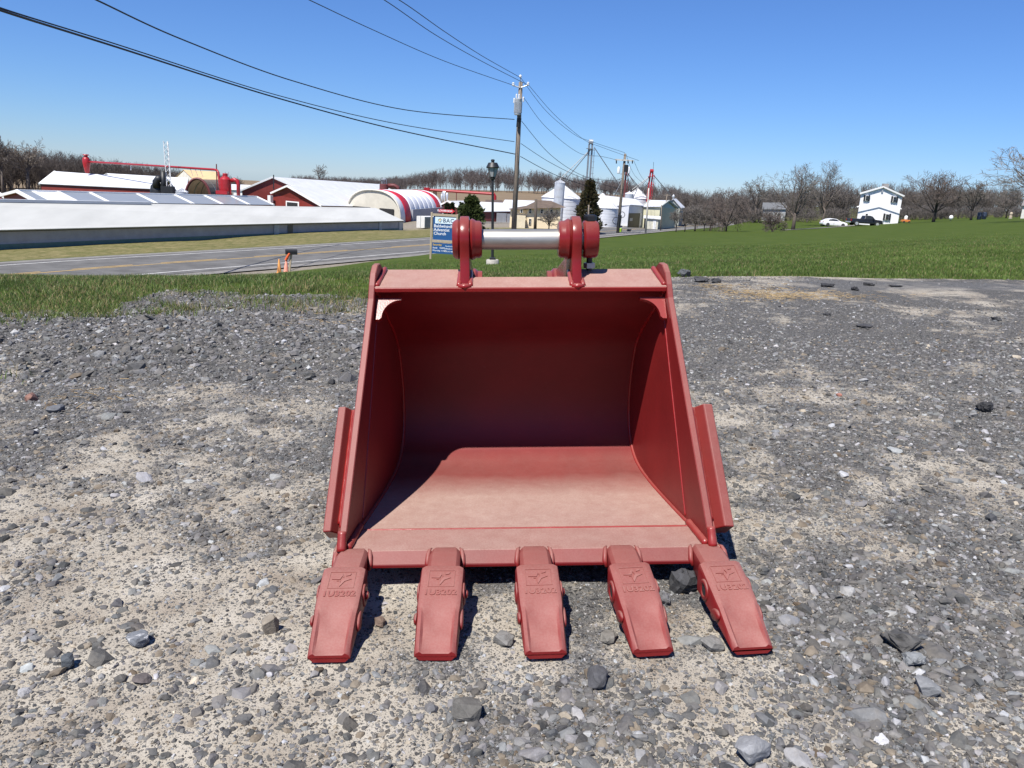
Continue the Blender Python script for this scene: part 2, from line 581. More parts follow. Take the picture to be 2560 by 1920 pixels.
    dcol = ramp(nt, noise(nt, 1.6, 6, 0.75, pos), [(0.36, (0.06, 0.075, 0.02)), (0.46, (0.15, 0.13, 0.06)), (0.62, (0.27, 0.22, 0.115)), (0.75, (0.33, 0.28, 0.16))])
    dm = math_n(nt, 'MULTIPLY', s1.outputs[1], ramp(nt, noise(nt, 0.35, 4, 0.6, pos), [(0.3, 0.55), (0.6, 1.0)]))
    gcol = mixc(nt, dm, gcol, dcol)
    mpf = N(nt, 'ShaderNodeMapping'); mpf.inputs['Scale'].default_value = (0.02, 0.35, 0.3); L(nt, pos, mpf.inputs[0])
    fcol = ramp(nt, noise(nt, 1.0, 6, 0.65, mpf.outputs[0]), [(0.3, (0.12, 0.085, 0.055)), (0.55, (0.20, 0.155, 0.105)), (0.75, (0.27, 0.215, 0.15))])
    gcol = mixc(nt, s1.outputs[2], gcol, fcol)
    ycol = ramp(nt, noise(nt, 3.0, 6, 0.7, pos), [(0.3, (0.13, 0.12, 0.105)), (0.7, (0.30, 0.26, 0.21))])
    gcol = mixc(nt, s2.outputs[2], gcol, ycol)
    gsel = math_n(nt, 'ADD', s1.outputs[0], math_n(nt, 'MULTIPLY', math_n(nt, 'SUBTRACT', noise(nt, 9, 5, 0.7, pos), 0.5), 0.8))
    gsel = ramp(nt, gsel, [(0.4, 0.0), (0.6, 1.0)])
    col = mixc(nt, gsel, col, gcol)
    L(nt, col, b.inputs['Base Color'])
    b.inputs['Roughness'].default_value = 0.95
    b.inputs['Specular IOR Level'].default_value = 0.06
    hg = mixc(nt, gsel, hgt, noise(nt, 20, 5, 0.7, pos))
    bump(nt, b, hg, 1.0, 0.008)
    return m
gme.materials.append(ground_material())
ground = bpy.data.objects.new('ground', gme)
link(ground)
tag(ground, 'sloping gravel yard running into grass, verges and far fields', kind='structure')

# ------------------------------------------------------------------ road
def road_strip(name, off0, off1, lift, m, seg=None, parent=None, dash=None):
    mb = MB()
    rows = []
    for i, p in enumerate(ROAD):
        d = (ROAD[min(i + 1, len(ROAD) - 1)] - ROAD[max(i - 1, 0)])
        d.z = 0; d.normalize()
        n = Vector((d.y, -d.x, 0))
        rows.append((p + n * off0 + Vector((0, 0, lift)), p + n * off1 + Vector((0, 0, lift))))
    vs = [q for r in rows for q in r]
    fs = [(2 * i, 2 * i + 1, 2 * i + 3, 2 * i + 2) for i in range(len(rows) - 1) if dash is None or dash(i)]
    mb.add(vs, fs)
    return mb.build(name, m, parent, fix=False)
m_asph = mat('road_asphalt', (0.128, 0.126, 0.122), 0.95, var=0.3, scale=.8, spec=.15, bmp=0.2, bscale=60)
m_should = mat('road_shoulder', (0.19, 0.18, 0.165), 0.95, var=0.3, scale=2.5)
m_wline = mat('road_white_paint', (0.60, 0.59, 0.56), 0.7, scale=3, col2=(.36, .355, .34))
m_yline = mat('road_yellow_paint', (0.50, 0.32, 0.09), 0.7, scale=3, col2=(.30, .22, .10))
road = road_strip('road', -3.5, 3.5, 0.02, m_asph); tag(road, 'two lane grey asphalt road below the yard', kind='structure')
sh = road_strip('road_shoulder', -4.1, 4.3, 0.008, m_should); tag(sh, 'pale gravelly shoulder along both sides of the road', kind='structure')
for nm, a, b_, mm, lb in (('road_marking', 2.78, 2.92, m_wline, 'white edge line on the near side of the road'),
                          ('road_marking', -2.91, -2.78, m_wline, 'white edge line on the far side of the road'),
                          ('road_marking', 0.08, 0.22, m_yline, 'yellow centre line of the road, solid one'),):
    tag(road_strip(nm, a, b_, 0.026, mm), lb, kind='structure')
tag(road_strip('road_marking', -0.22, -0.08, 0.026, m_yline, dash=lambda i: (i % 9) < 6), 'yellow broken centre line of the road', kind='structure')

# ------------------------------------------------------------------ loose gravel (uncountable)
def gravel(name, pts, scl, colr, label, seed=0, subdiv=2, rough=0.9, flat=(0.4, 0.75), vein=True):
    n = len(pts)
    me = bpy.data.meshes.new(name)
    me.vertices.add(n)
    me.vertices.foreach_set('co', pts.astype(np.float32).ravel())
    r = np.random.default_rng(seed)
    rot = np.stack([r.normal(0, .35, n), r.normal(0, .35, n), r.uniform(0, 6.28, n)], 1)
    sc = np.stack([scl * r.uniform(.8, 1.35, n), scl * r.uniform(.65, 1.05, n), scl * r.uniform(*flat, n)], 1)
    for nm, ty, key, arr in (('rot', 'FLOAT_VECTOR', 'vector', rot), ('scl', 'FLOAT_VECTOR', 'vector', sc)):
        at = me.attributes.new(nm, ty, 'POINT'); at.data.foreach_set(key, arr.astype(np.float32).ravel())
    at = me.attributes.new('idx', 'INT', 'POINT'); at.data.foreach_set('value', r.integers(0, 7, n).astype(np.int32))
    ca = np.concatenate([colr, np.ones((n, 1))], 1)
    at = me.attributes.new('stone', 'FLOAT_COLOR', 'POINT'); at.data.foreach_set('color', ca.astype(np.float32).ravel())
    o = bpy.data.objects.new(name, me)
    link(o)
    tag(o, label, kind='stuff')
    ng = bpy.data.node_groups.new(name + '_scatter', 'GeometryNodeTree')
    ng.interface.new_socket('Geometry', in_out='INPUT', socket_type='NodeSocketGeometry')
    ng.interface.new_socket('Geometry', in_out='OUTPUT', socket_type='NodeSocketGeometry')
    gi = ng.nodes.new('NodeGroupInput'); go = ng.nodes.new('NodeGroupOutput')
    iop = ng.nodes.new('GeometryNodeInstanceOnPoints')
    join = ng.nodes.new('GeometryNodeJoinGeometry')
    smn = ng.nodes.new('GeometryNodeSetMaterial'); smn.inputs['Material'].default_value = MATS['loose_stone']
    for k in range(7):
        ico = ng.nodes.new('GeometryNodeMeshIcoSphere'); ico.inputs['Subdivisions'].default_value = subdiv; ico.inputs['Radius'].default_value = 0.5
        sp = ng.nodes.new('GeometryNodeSetPosition')
        nz = ng.nodes.new('ShaderNodeTexNoise'); nz.noise_dimensions = '4D'
        nz.inputs['W'].default_value = seed * 3.1 + k * 11.7; nz.inputs['Scale'].default_value = 2.6; nz.inputs['Detail'].default_value = 1.0
        sb = ng.nodes.new('ShaderNodeVectorMath'); sb.operation = 'SUBTRACT'; sb.inputs[1].default_value = (.5, .5, .5)
        sl = ng.nodes.new('ShaderNodeVectorMath'); sl.operation = 'SCALE'; sl.inputs['Scale'].default_value = 1.35
        ng.links.new(nz.outputs['Color'], sb.inputs[0]); ng.links.new(sb.outputs[0], sl.inputs[0])
        ng.links.new(ico.outputs['Mesh'], sp.inputs['Geometry']); ng.links.new(sl.outputs[0], sp.inputs['Offset'])
        ch = ng.nodes.new('GeometryNodeConvexHull'); ng.links.new(sp.outputs[0], ch.inputs[0])
        g2i = ng.nodes.new('GeometryNodeGeometryToInstance'); ng.links.new(ch.outputs[0], g2i.inputs[0])
        ng.links.new(g2i.outputs[0], join.inputs[0])
    ng.links.new(join.outputs[0], smn.inputs['Geometry'])
    def attr(nm, ty):
        a = ng.nodes.new('GeometryNodeInputNamedAttribute'); a.data_type = ty; a.inputs['Name'].default_value = nm
        return a.outputs['Attribute']
    ng.links.new(gi.outputs[0], iop.inputs['Points'])
    ng.links.new(smn.outputs[0], iop.inputs['Instance'])
    iop.inputs['Pick Instance'].default_value = True
    ng.links.new(attr('idx', 'INT'), iop.inputs['Instance Index'])
    ng.links.new(attr('rot', 'FLOAT_VECTOR'), iop.inputs['Rotation'])
    ng.links.new(attr('scl', 'FLOAT_VECTOR'), iop.inputs['Scale'])
    ng.links.new(iop.outputs[0], go.inputs[0])
    md = o.modifiers.new('scatter', 'NODES'); md.node_group = ng
    return o

def stone_material():
    m, nt, b = nodes_of('loose_stone')
    a = N(nt, 'ShaderNodeAttribute', attribute_name='stone', attribute_type='INSTANCER')
    tc = N(nt, 'ShaderNodeTexCoord')
    g = N(nt, 'ShaderNodeNewGeometry')
    n1 = noise(nt, 90, 5, 0.7, g.outputs['Position'])
    c = mixc(nt, 1.0, a.outputs['Color'], ramp(nt, n1, [(0.25, 0.7), (0.6, 1.05), (0.78, 1.6)]), 'MULTIPLY')
    c = mixc(nt, math_n(nt, 'MULTIPLY', ramp(nt, noise(nt, 22, 5, 0.7, g.outputs['Position']), [(0.4, 0.0), (0.7, 1.0)]), 0.35), c, (0.27, 0.24, 0.195))
    L(nt, c, b.inputs['Base Color'])
    b.inputs['Roughness'].default_value = 0.82
    b.inputs['Specular IOR Level'].default_value = 0.35
    bump(nt, b, noise(nt, 160, 4, 0.7, g.outputs['Position']), 0.5, 0.003)
    MATS['loose_stone'] = m
stone_material()

def stone_cols(n, r, tan=0.12, light=0.12):
    light = light * .6; tan = tan * .8
    g = r.gamma(2.6, 0.031, n) + 0.024
    lg = r.random(n) < light
    g = np.where(lg, r.uniform(.18, .42, n), g)
    c = np.stack([g * r.uniform(.94, 1.04, n), g, g * r.uniform(.97, 1.06, n)], 1)
    t = r.random(n) < tan
    tc = np.stack([g * 1.1 + .045, g + .026, g * .8 + .012], 1)
    return np.where(t[:, None], tc, c)

def scatter(n, ylo, yhi, dens, power=1.0, spread=0.84, r=None):
    y = ylo + (yhi - ylo) * r.random(n) ** power
    x = (r.random(n) * 2 - 1) * spread * y
    keep = r.random(n) < dens(x, y)
    x = x[keep]; y = y[keep]
    g = grass_mask(x, y)
    keep = g < 0.6
    return x[keep], y[keep]

def lay(name, x, y, scl, cols, label, seed, sink=0.02, **kw):
    z = height(x, y) + scl * sink
    return gravel(name, np.stack([x, y, z], 1), scl, cols, label, seed, **kw)

EXG = []   # the bucket footprint keeps big stones away
def clear(x, y, m=0.0):
    lx = x - 0.03
    return ~((np.abs(lx) < 0.47 + m) & (y > 1.29 - m) & (y < 2.5 + m))
r1 = np.random.default_rng(11)
x, y = scatter(150000, 0.95, 3.6, lambda x, y: 1.0 - 0.72 * sand_mask(x, y), 1.3, r=r1)
lay('gravel', x, y, r1.gamma(3.2, 0.0011, len(x)) + 0.002, stone_cols(len(x), r1, .14, .12), 'fine crushed stone strewn over the sandy foreground', 1, subdiv=1)
x, y = scatter(52000, 1.0, 4.6, lambda x, y: 0.85 - 0.7 * sand_mask(x, y), 1.15, r=r1)
k = clear(x, y); x = x[k]; y = y[k]
lay('gravel', x, y, r1.gamma(2.6, 0.0030, len(x)) + 0.0045, stone_cols(len(x), r1, .12, .10), 'middling grey gravel over the yard around the bucket', 2, sink=-.02)
x, y = scatter(110000, 3.0, 9.0, lambda x, y: 0.9 - 0.5 * sand_mask(x, y) - 0.8 * sstep(0.3, .45, x / y) * sstep(5.6, 6.6, y), 0.75, r=r1)
sc = r1.gamma(2.4, 0.0030, len(x)) + 0.005
lay('gravel', x, y, sc, stone_cols(len(x), r1, .06, .07), 'grey crushed gravel across the back of the yard', 3, sink=-.06, subdiv=1)
# the coarse heap at left behind the bucket
x, y = scatter(30000, 3.5, 7.2, lambda x, y: sstep(-0.10, -0.22, x / y) * sstep(3.4, 4.3, y + fbm(x * 1.2, y * 1.2, 71, 3) * 0.7) * (0.35 + 0.65 * sstep(6.2, 4.6, y)), 0.9, r=r1)
lay('gravel', x, y, r1.gamma(2.2, 0.0072, len(x)) + 0.007, stone_cols(len(x), r1, .05, .07), 'coarse angular crushed stone heaped at left below the grass', 4, subdiv=1, sink=.05)
# bigger stones lying about
x, y = scatter(900, 1.0, 3.6, lambda x, y: 0.8 - 0.5 * sand_mask(x, y), 1.1, r=r1)
k = clear(x, y, 0.04); x = x[k]; y = y[k]
lay('gravel', x, y, r1.gamma(2.2, 0.0052, len(x)) + 0.011, stone_cols(len(x), r1, .16, .16), 'scattered larger pebbles and chips on the near yard', 5, sink=-.05)
x, y = scatter(260, 1.0, 1.7, lambda x, y: np.exp(-((x - PG(2150, 1700)[0]) / .3) ** 2 - ((y - PG(2150, 1700)[1]) / .14) ** 2) + .8 * np.exp(-((x - PG(120, 1700)[0]) / .22) ** 2 - ((y - PG(120, 1700)[1]) / .16) ** 2), 1.0, r=r1)
lay('gravel', x, y, r1.gamma(2.6, 0.005, len(x)) + 0.010, stone_cols(len(x), r1, .25, .2), 'clusters of larger stones in the two lower corners', 6, sink=-.05)

# ------------------------------------------------------------------ the digging bucket
def red_paint(name, dust=0.5, front=None, rough=0.47, base=(0.185, 0.012, 0.012), up=((0.2, 0.0), (0.65, 0.6), (0.95, 1.0))):
    m, nt, b = nodes_of(name)
    v = objvec(nt)
    g = N(nt, 'ShaderNodeNewGeometry')
    sep = N(nt, 'ShaderNodeSeparateXYZ'); L(nt, g.outputs['Normal'], sep.inputs[0])
    upm = ramp(nt, sep.outputs['Z'], list(up))
    nz = ramp(nt, noise(nt, 12, 4, 0.7, v), [(0.25, 0.82), (0.7, 1.0)])
    sp = ramp(nt, noise(nt, 260, 2, 0.6, v), [(0.35, 0.78), (0.65, 1.0)])
    d = math_n(nt, 'MULTIPLY', math_n(nt, 'MULTIPLY', upm, nz), math_n(nt, 'MULTIPLY', sp, dust))
    oi = N(nt, 'ShaderNodeObjectInfo')
    d = math_n(nt, 'MULTIPLY', d, math_n(nt, 'ADD', math_n(nt, 'MULTIPLY', oi.outputs['Random'], 0.36), 0.82))
    if front is not None:
        sy = N(nt, 'ShaderNodeSeparateXYZ'); L(nt, v, sy.inputs[0])
        yy = math_n(nt, 'ADD', sy.outputs['Y'], math_n(nt, 'MULTIPLY', math_n(nt, 'SUBTRACT', noise(nt, 9, 4, 0.6, v), 0.5), 0.07))
        mr = N(nt, 'ShaderNodeMapRange'); L(nt, yy, mr.inputs[0])
        mr.inputs[1].default_value = front[0]; mr.inputs[2].default_value = front[1]; mr.inputs[3].default_value = 1.0; mr.inputs[4].default_value = 0.22
        d = math_n(nt, 'MULTIPLY', d, mr.outputs[0])
    rc = ramp(nt, noise(nt, 5, 4, 0.6, v), [(0.3, tuple(c * 0.82 for c in base)), (0.7, tuple(min(1, c * 1.12) for c in base))])
    col = mixc(nt, d, rc, ramp(nt, noise(nt, 30, 4, 0.6, v), [(0.3, (0.36, 0.25, 0.205)), (0.7, (0.41, 0.30, 0.25))]))
    # scuffs and thin grime
    vs = objvec(nt, (1, 1, 5))
    sc_ = ramp(nt, noise(nt, 46, 6, 0.8, vs, 1.2), [(0.60, 0.0), (0.70, 1.0)])
    col = mixc(nt, math_n(nt, 'MULTIPLY', sc_, 0.22), col, (0.30, 0.13, 0.11))
    gr_ = ramp(nt, noise(nt, 3.2, 6, 0.75, v), [(0.45, 0.0), (0.75, 1.0)])
    col = mixc(nt, math_n(nt, 'MULTIPLY', gr_, 0.14), col, (0.11, 0.02, 0.018))
    L(nt, col, b.inputs['Base Color'])
    rr = N(nt, 'ShaderNodeMapRange'); L(nt, d, rr.inputs[0]); rr.inputs[3].default_value = rough; rr.inputs[4].default_value = 0.85
    L(nt, rr.outputs[0], b.inputs['Roughness'])
    b.inputs['Specular IOR Level'].default_value = 0.34
    bump(nt, b, noise(nt, 210, 3, 0.6, v), 0.12, 0.002)
    MATS[name] = m
    return m
PR = red_paint('red_paint', 0.42)
PRF = red_paint('red_paint_dusty_floor', 0.86, front=(-0.02, 0.16), base=(0.15, 0.005, 0.007), up=((0.3, 0.0), (0.84, 0.34), (0.95, 1.0)))
PRT = red_paint('red_paint_tooth', 0.42, rough=0.42, base=(0.19, 0.0125, 0.0135))
PRL = red_paint('red_paint_top_plate', 0.72)
PRB = red_paint('red_paint_boss', 0.22, rough=0.22)
PRW = red_paint('red_paint_weld', 0.25, rough=0.24, base=(0.23, 0.010, 0.011))
m_steel = mat('bare_pin_steel', (0.40, 0.385, 0.35), 0.48, 0.85, var=0.35, scale=10, stretch=(.5, 2, 2))
m_black = mat('black_oxide_bolt', (0.02, 0.02, 0.022), 0.45, 0.4, var=0.3)
m_galv = mat('galvanised_nut', (0.4, 0.4, 0.4), 0.45, 0.7, var=0.3)
m_hole = mat('dark_bore', (0.02, 0.012, 0.012), 0.8)

BY0 = 2.0
org = XG * 0.026 + YG * BY0
yaw = Matrix.Rotation(0.03, 4, 'Z')
MG = Matrix(((XG.x, 0, ZG.x, org.x), (0, 1, 0, org.y), (XG.z, 0, ZG.z, org.z), (0, 0, 0, 1)))
bucket = empty('excavator_bucket', label='red steel excavator bucket with five teeth resting on the gravel', cat='bucket')
bucket.matrix_world = MG @ yaw

def Hw(Y): return 0.4166 - 0.08 * (Y - 1.65)
def V3(x, Y, z): return Vector((x, Y - BY0, z))
def catmull(pts, n=5):
    return [tuple(p) for p in smooth_line([Vector((p[0], p[1], 0)) for p in pts], n)]
prof = [(1.735, .086), (1.85, .076), (2.0, .066), (2.106, .062), (2.2, .065), (2.262, .078), (2.31, .108), (2.34, .16), (2.351, .24), (2.338, .325),
        (2.303, .42), (2.255, .473), (2.203, .512), (2.13, .562), (2.085, .598), (2.056, .618), (2.040, .629)]
prof = [(p[0], p[1]) for p in catmull(prof, 4)]
def offset_prof(pr, t):
    out = []
    for i, (a, b_) in enumerate(pr):
        p0 = pr[max(i - 1, 0)]; p1 = pr[min(i + 1, len(pr) - 1)]
        dx, dz = p1[0] - p0[0], p1[1] - p0[1]
        l = math.hypot(dx, dz)
        out.append((a + dz / l * t, b_ - dx / l * t))
    return out
po = offset_prof(prof, 0.013)
mb = MB()
rings = []
for (a, b_), (c_, d_) in zip(prof, po):
    rings.append([V3(-Hw(a) - .002, a, b_), V3(Hw(a) + .002, a, b_), V3(Hw(a) + .002, c_, d_), V3(-Hw(a) - .002, c_, d_)])
mb.loft(rings)
auto_smooth(mb.build('wrapper_plate', PRF, bucket), 50)

# side plates
out_b = offset_prof(prof, 0.034)
outline = [(1.612, .085), (1.62, .10), (2.018, .612), (2.034, .645), (2.055, .675), (2.082, .693), (2.112, .695), (2.14, .68), (2.162, .65), (2.185, .615)]
rear = [q for q in out_b if q[1] < 0.56][::-1]
outline = outline + rear[::2] + [(1.70, .052), (1.63, .062)]
for s in (-1, 1):
    mb = MB()
    inn = [V3(s * Hw(a), a, b_) for a, b_ in outline]
    ou = [V3(s * (Hw(a) + .016), a, b_) for a, b_ in outline]
    mb.prism(inn, ou)
    mb.build('side_plate', PR, bucket, bevel=0.002, seg=1)

# cutting edge with its bevelled front
mb = MB()
sec = [(1.594, .058), (1.594, .066), (1.622, .088), (1.733, .0875), (1.733, .060)]
mb.prism([V3(-.447, a, b_) for a, b_ in sec], [V3(.447, a, b_) for a, b_ in sec])
mb.build('cutting_edge', PRF, bucket, bevel=0.0015, seg=1)

# weld beads
def bead(pts, r, seed, n=7, step=0.006):
    rr = random.Random(seed)
    out = []
    for i in range(len(pts) - 1):
        a, b_ = Vector(pts[i]), Vector(pts[i + 1])
        k = max(1, int((b_ - a).length / step))
        for j in range(k): out.append(a.lerp(b_, j / k))
    out.append(Vector(pts[-1]))
    rad_ = [r * (1 + 0.03 * math.sin(i * .9) + rr.uniform(-.03, .03)) for i in range(len(out))]
    return MB().tube(out, rad_, n).build('weld_bead', PRW, bucket, smooth=True)
bead([V3(-Hw(1.735), 1.735, .086), V3(Hw(1.735), 1.735, .0865)], .0035, 1)
for s in (-1, 1):
    bead([V3(s * (Hw(a) - .002), a, b_) for a, b_ in prof[::2]], .0055, 2 + s)
    bead([V3(s * (Hw(1.74) - .004), 1.75, .09), V3(s * (Hw(1.63) - .003), 1.63, .092)], .010, 5 + s)
    bead([V3(s * (Hw(1.785) - .0), 1.785, .092), V3(s * Hw(1.942), 1.942, .376), V3(s * Hw(2.055), 2.055, .585)], .0028, 8 + s)
    bead([V3(s * (Hw(1.65) + .017), 1.668, .125), V3(s * (Hw(1.83) + .017), 1.843, .355)], .0065, 11 + s)
    bead([V3(s * (Hw(1.65) + .024), 1.688, .125), V3(s * (Hw(1.83) + .024), 1.864, .352)], .007, 14 + s)
    bead([V3(s * (Hw(2.04) - .004), 2.04, .642), V3(s * (Hw(2.15) - .004), 2.15, .676)], .007, 17 + s)
    bead([V3(s * (Hw(1.62) + .008), 1.615, .09), V3(s * (Hw(1.62) + .008), 1.64, .128)], .011, 20 + s)

# side cutters
md = Vector((0, .607, .795)); nd = Vector((0, -.795, .607))
for s in (-1, 1):
    mb = MB()
    sec = [(.004, -.085), (.004, -.042), (.016, -.036), (.034, -.012), (.057, -.016), (.057, -.085)]
    def ring(Y, z):
        c0 = V3(s * (Hw(Y) + .016), Y, z)
        return [c0 + Vector((s * u * (.78 if s < 0 else 1), 0, 0)) + nd * w for u, w in sec]
    mb.loft([ring(1.648, .128), ring(1.838, .376)])
    mb.build('side_cutter', PR, bucket, bevel=0.003)

# corner gussets behind the lip
for s in (-1, 1):
    base = V3(s * (Hw(2.035) - .001), 2.035, .617)
    pts = [(0, 0), (.068, 0)]
    for k in range(9):
        a = math.pi / 2 * k / 8
        pts.append((.066 - .050 * math.sin(a), -.006 - .052 * (1 - math.cos(a))))
    pts += [(.010, -.064), (0, -.064)]
    f1 = [base + Vector((-s * u, 0, 0)) + md * w - nd * .012 for u, w in pts]
    f2 = [p - nd * .012 for p in f1]
    MB().prism(f1, f2).build('corner_gusset', PRW, bucket)

# top plate with its notch between the ears
def tp(x, Y): return V3(x, Y, .639 + (Y - 2.03) * 0.272)
mb = MB()
w0, w1 = Hw(2.03), Hw(2.155)
poly = [(-w0, 2.03), (w0, 2.03), (w1, 2.155), (.165, 2.155), (.15, 2.10), (-.15, 2.10), (-.165, 2.155), (-w1, 2.155)]
dn = Vector((0, .004, -.011))
for q in ([0, 1, 4, 5], [1, 2, 3, 4], [0, 5, 6, 7]):
    t_ = [tp(*poly[i]) for i in q]
    mb.prism(t_, [p + dn for p in t_])
mb.build('top_plate', PRL, bucket)
mb = MB()
for a, b_ in (((-w1, 2.154), (-.165, 2.154)), ((.165, 2.154), (w1, 2.154)), ((-.165, 2.10), (.165, 2.10))):
    t0, t1 = tp(*a) + dn * .9, tp(*b_) + dn * .9
    mb.prism([t0, t1, t1 + Vector((0, .012, 0)), t0 + Vector((0, .012, 0))], [Vector((p.x, p.y + .02, .602)) for p in (t0, t1)] + [Vector((p.x, p.y + .035, .602)) for p in (t1, t0)])
mb.build('rear_plate', PR, bucket)
mb = MB()
mb.prism([V3(-w0, 2.028, .6385), V3(w0, 2.028, .6385), V3(w0, 2.046, .638), V3(-w0, 2.046, .638)],
         [V3(-w0, 2.03, .626), V3(w0, 2.03, .626), V3(w0, 2.048, .626), V3(-w0, 2.048, .626)])
mb.build('lip_bar', PRW, bucket, bevel=.002, seg=1)

# ears with bosses
RX = Matrix.Rotation(math.pi / 2, 3, 'Y')      # lathe axis along x
BC = (2.13, .7565)
for s in (-1, 1):
    x0, x1 = s * .137, s * .163
    pr = [(2.048, .63), (2.072, .69)]
    for k in range(13):
        a = math.radians(205 - k * 190 / 12)
        pr.append((BC[0] + .0625 * math.cos(a), BC[1] + .0625 * math.sin(a)))
    pr += [(2.30, .688), (2.50, .645), (2.60, .62), (2.63, .57), (2.58, .52), (2.42, .40), (2.33, .46), (2.22, .53), (2.10, .60)]
    ear = MB().prism([V3(x0, a, b_) for a, b_ in pr], [V3(x1, a, b_) for a, b_ in pr]).build('hinge_ear', PRB, bucket, bevel=.004)
    auto_smooth(ear, 40)
    c0 = V3(0, *BC)
    if s < 0:
      o_ = MB().lathe([(.028, s * .168 - s * .0), (.050, s * .163), (.054, s * .168), (.052, s * .176), (.046, s * .183), (.028, s * .184)], 32, RX, c0).build('outer_boss', PRB, ear, smooth=True)
      auto_smooth(o_, 40)
    i_ = MB().lathe([(.028, s * .138), (.052, s * .137), (.056, s * .130), (.053, s * .124), (.050, s * .120), (.050, s * .110), (.045, s * .104), (.028, s * .103)], 32, RX, c0).build('inner_boss', PRB, ear, smooth=True)
    auto_smooth(i_, 40)
    cr = V3(0, 2.58, .575)
    r_ = MB().lathe([(.03, s * .182), (.052, s * .180), (.056, s * .17), (.056, s * .13), (.048, s * .122), (.048, s * .108), (.03, s * .106)], 28, RX, cr).build('rear_boss', PRB, ear, smooth=True)
    auto_smooth(r_, 40)
    for q in (-1, 1):
        bd = MB().tube([V3(s * .15 + q * .015, 2.038 + .02 * k, .642 + .0055 * k) for k in range(6)], [.007, .0065, .007, .006, .006, .005], 8)
        bd.build('weld_bead', PRW, bucket, smooth=True)
    bd = MB().tube([V3(s * .15 - .016, 2.036, .640), V3(s * .15, 2.032, .641), V3(s * .15 + .016, 2.036, .640)], [.006, .008, .006], 8)
    bd.build('weld_bead', PRW, bucket, smooth=True)
MB().lathe([(.020, -.178), (.0275, -.176), (.0278, .196), (.020, .200)], 40, RX, V3(0, *BC)).build('hinge_pin', m_steel, bucket)
auto_smooth(bpy.data.objects['hinge_pin'], 40)
col_ = MB().lathe([(.029, .170), (.046, .170), (.051, .175), (.051, .204), (.047, .211), (.0285, .211)], 32, RX, V3(0, *BC)).build('pin_collar', PRB, bucket, smooth=True)
auto_smooth(col_, 40)
bz = V3(.191, *BC)
MB().lathe([(.012, .050), (.0185, .050), (.0185, .062), (.012, .066)], 6, None, bz).build('collar_bolt', m_black, col_)
MB().lathe([(.008, -.085), (.008, -.050)], 12, None, bz).build('bolt_shank', m_black, col_)
MB().lathe([(.009, -.078), (.016, -.078), (.016, -.064), (.009, -.064)], 6, None, bz).build('lock_nut', m_galv, col_)

# text and emblem meshes
def text_mesh(body, size, ext=0.002, bold=0.0, align='CENTER', spacing=1.0):
    cu = bpy.data.curves.new('lettering', 'FONT')
    cu.body = body; cu.size = size; cu.extrude = ext; cu.offset = bold; cu.align_x = align; cu.align_y = 'CENTER'
    cu.space_character = spacing; cu.resolution_u = 2
    o = bpy.data.objects.new('lettering', cu)
    COL.objects.link(o)
    bpy.context.view_layer.update()
    dg = bpy.context.evaluated_depsgraph_get()
    me = bpy.data.meshes.new_from_object(o.evaluated_get(dg))
    bpy.data.objects.remove(o); bpy.data.curves.remove(cu)
    return me
def text_obj(name, body, size, m, parent, loc, rot, ext=0.002, bold=0.0, align='CENTER', spacing=1.0):
    me = text_mesh(body, size, ext, bold, align, spacing)
    me.materials.clear(); me.materials.append(m)
    o = bpy.data.objects.new(name, me)
    link(o, parent)
    o.location = loc; o.rotation_euler = rot
    return o

# teeth on their adapters
ST = [(1.524, 0.0814, .042, .094, 0, 0), (1.521, 0.0893, .036, .101, 0, 0), (1.512, 0.0938, .030, .1045, 0, 0), (1.47, 0.0938, .028, .0925, 0, 0), (1.43, 0.0927, .025, .0805, 0, 0),
      (1.41, 0.0915, .022, .0735, .0004, 0), (1.394, 0.0880, .020, .0665, .005, 0), (1.352, 0.0858, .014, .0465, .0062, 0), (1.318, 0.0836, .008, .0305, .005, 0), (1.3145, 0.0820, .008, .027, .004, 0)]
def tooth_mesh():
    mb = MB()
    rings = []
    for (Y, w, zb, zt, d, _) in ST:
        h_ = w / 2
        s_ = [(-h_ + .010, zb), (-h_, zb + .010), (-h_, zt - .012), (-h_ + .003, zt - .004), (-h_ + .010, zt), (-h_ + .015, zt - d), (0, zt - d)]
        s_ = s_ + [(-a, b_) for a, b_ in s_[:-1][::-1]]
        rings.append([V3(a, Y, b_) - V3(0, 1.5, 0) for a, b_ in s_])
    mb.loft(rings)
    return mb
def star(mb, s=1.0, z0=0, z1=.0016):
    a = [(-.017, .001), (-.006, .004), (-.001, .015), (.003, .004), (.0015, .0045), (.000, .008), (-.003, .0005)]
    b_ = [(.002, .0035), (.016, .001), (.005, -.004), (-.002, -.016), (-.004, -.003), (-.0085, -.003), (-.003, -.0018), (-.002, -.008), (.002, .0)]
    c_ = [(.006, .008), (.013, .010), (.014, .014), (.008, .013)]
    for q in (a, b_, c_):
        mb.prism([Vector((u * s, v * s, z1)) for u, v in q], [Vector((u * s, v * s, z0)) for u, v in q])
num_me = text_mesh('1U3202', .0205, .0013, .0007, spacing=1.06)
num_me.materials.clear(); num_me.materials.append(PRT)
mb = MB(); star(mb, 1.25, 0, .0018)
for a, b_ in (((-.027, .023), (.027, .023)), ((-.027, -.023), (.027, -.023)), ((-.027, -.023), (-.027, .023)), ((.027, -.023), (.027, .023))):
    mb.span((*a, .0), (*b_, .0), .0013, .0020)
emb_o = mb.build('emblem', PRT, None)
emb_me = emb_o.data; bpy.data.objects.remove(emb_o)
tx = [(-.400, 0.0, .0), (-.190, -.028, .0), (.0135, .03, .0), (.215, .075, .004), (.413, .065, .008)]
tm = tooth_mesh().build('tooth', PRT, None, bevel=0)
auto_smooth(tm, 38)
tooth_me = tm.data; bpy.data.objects.remove(tm)
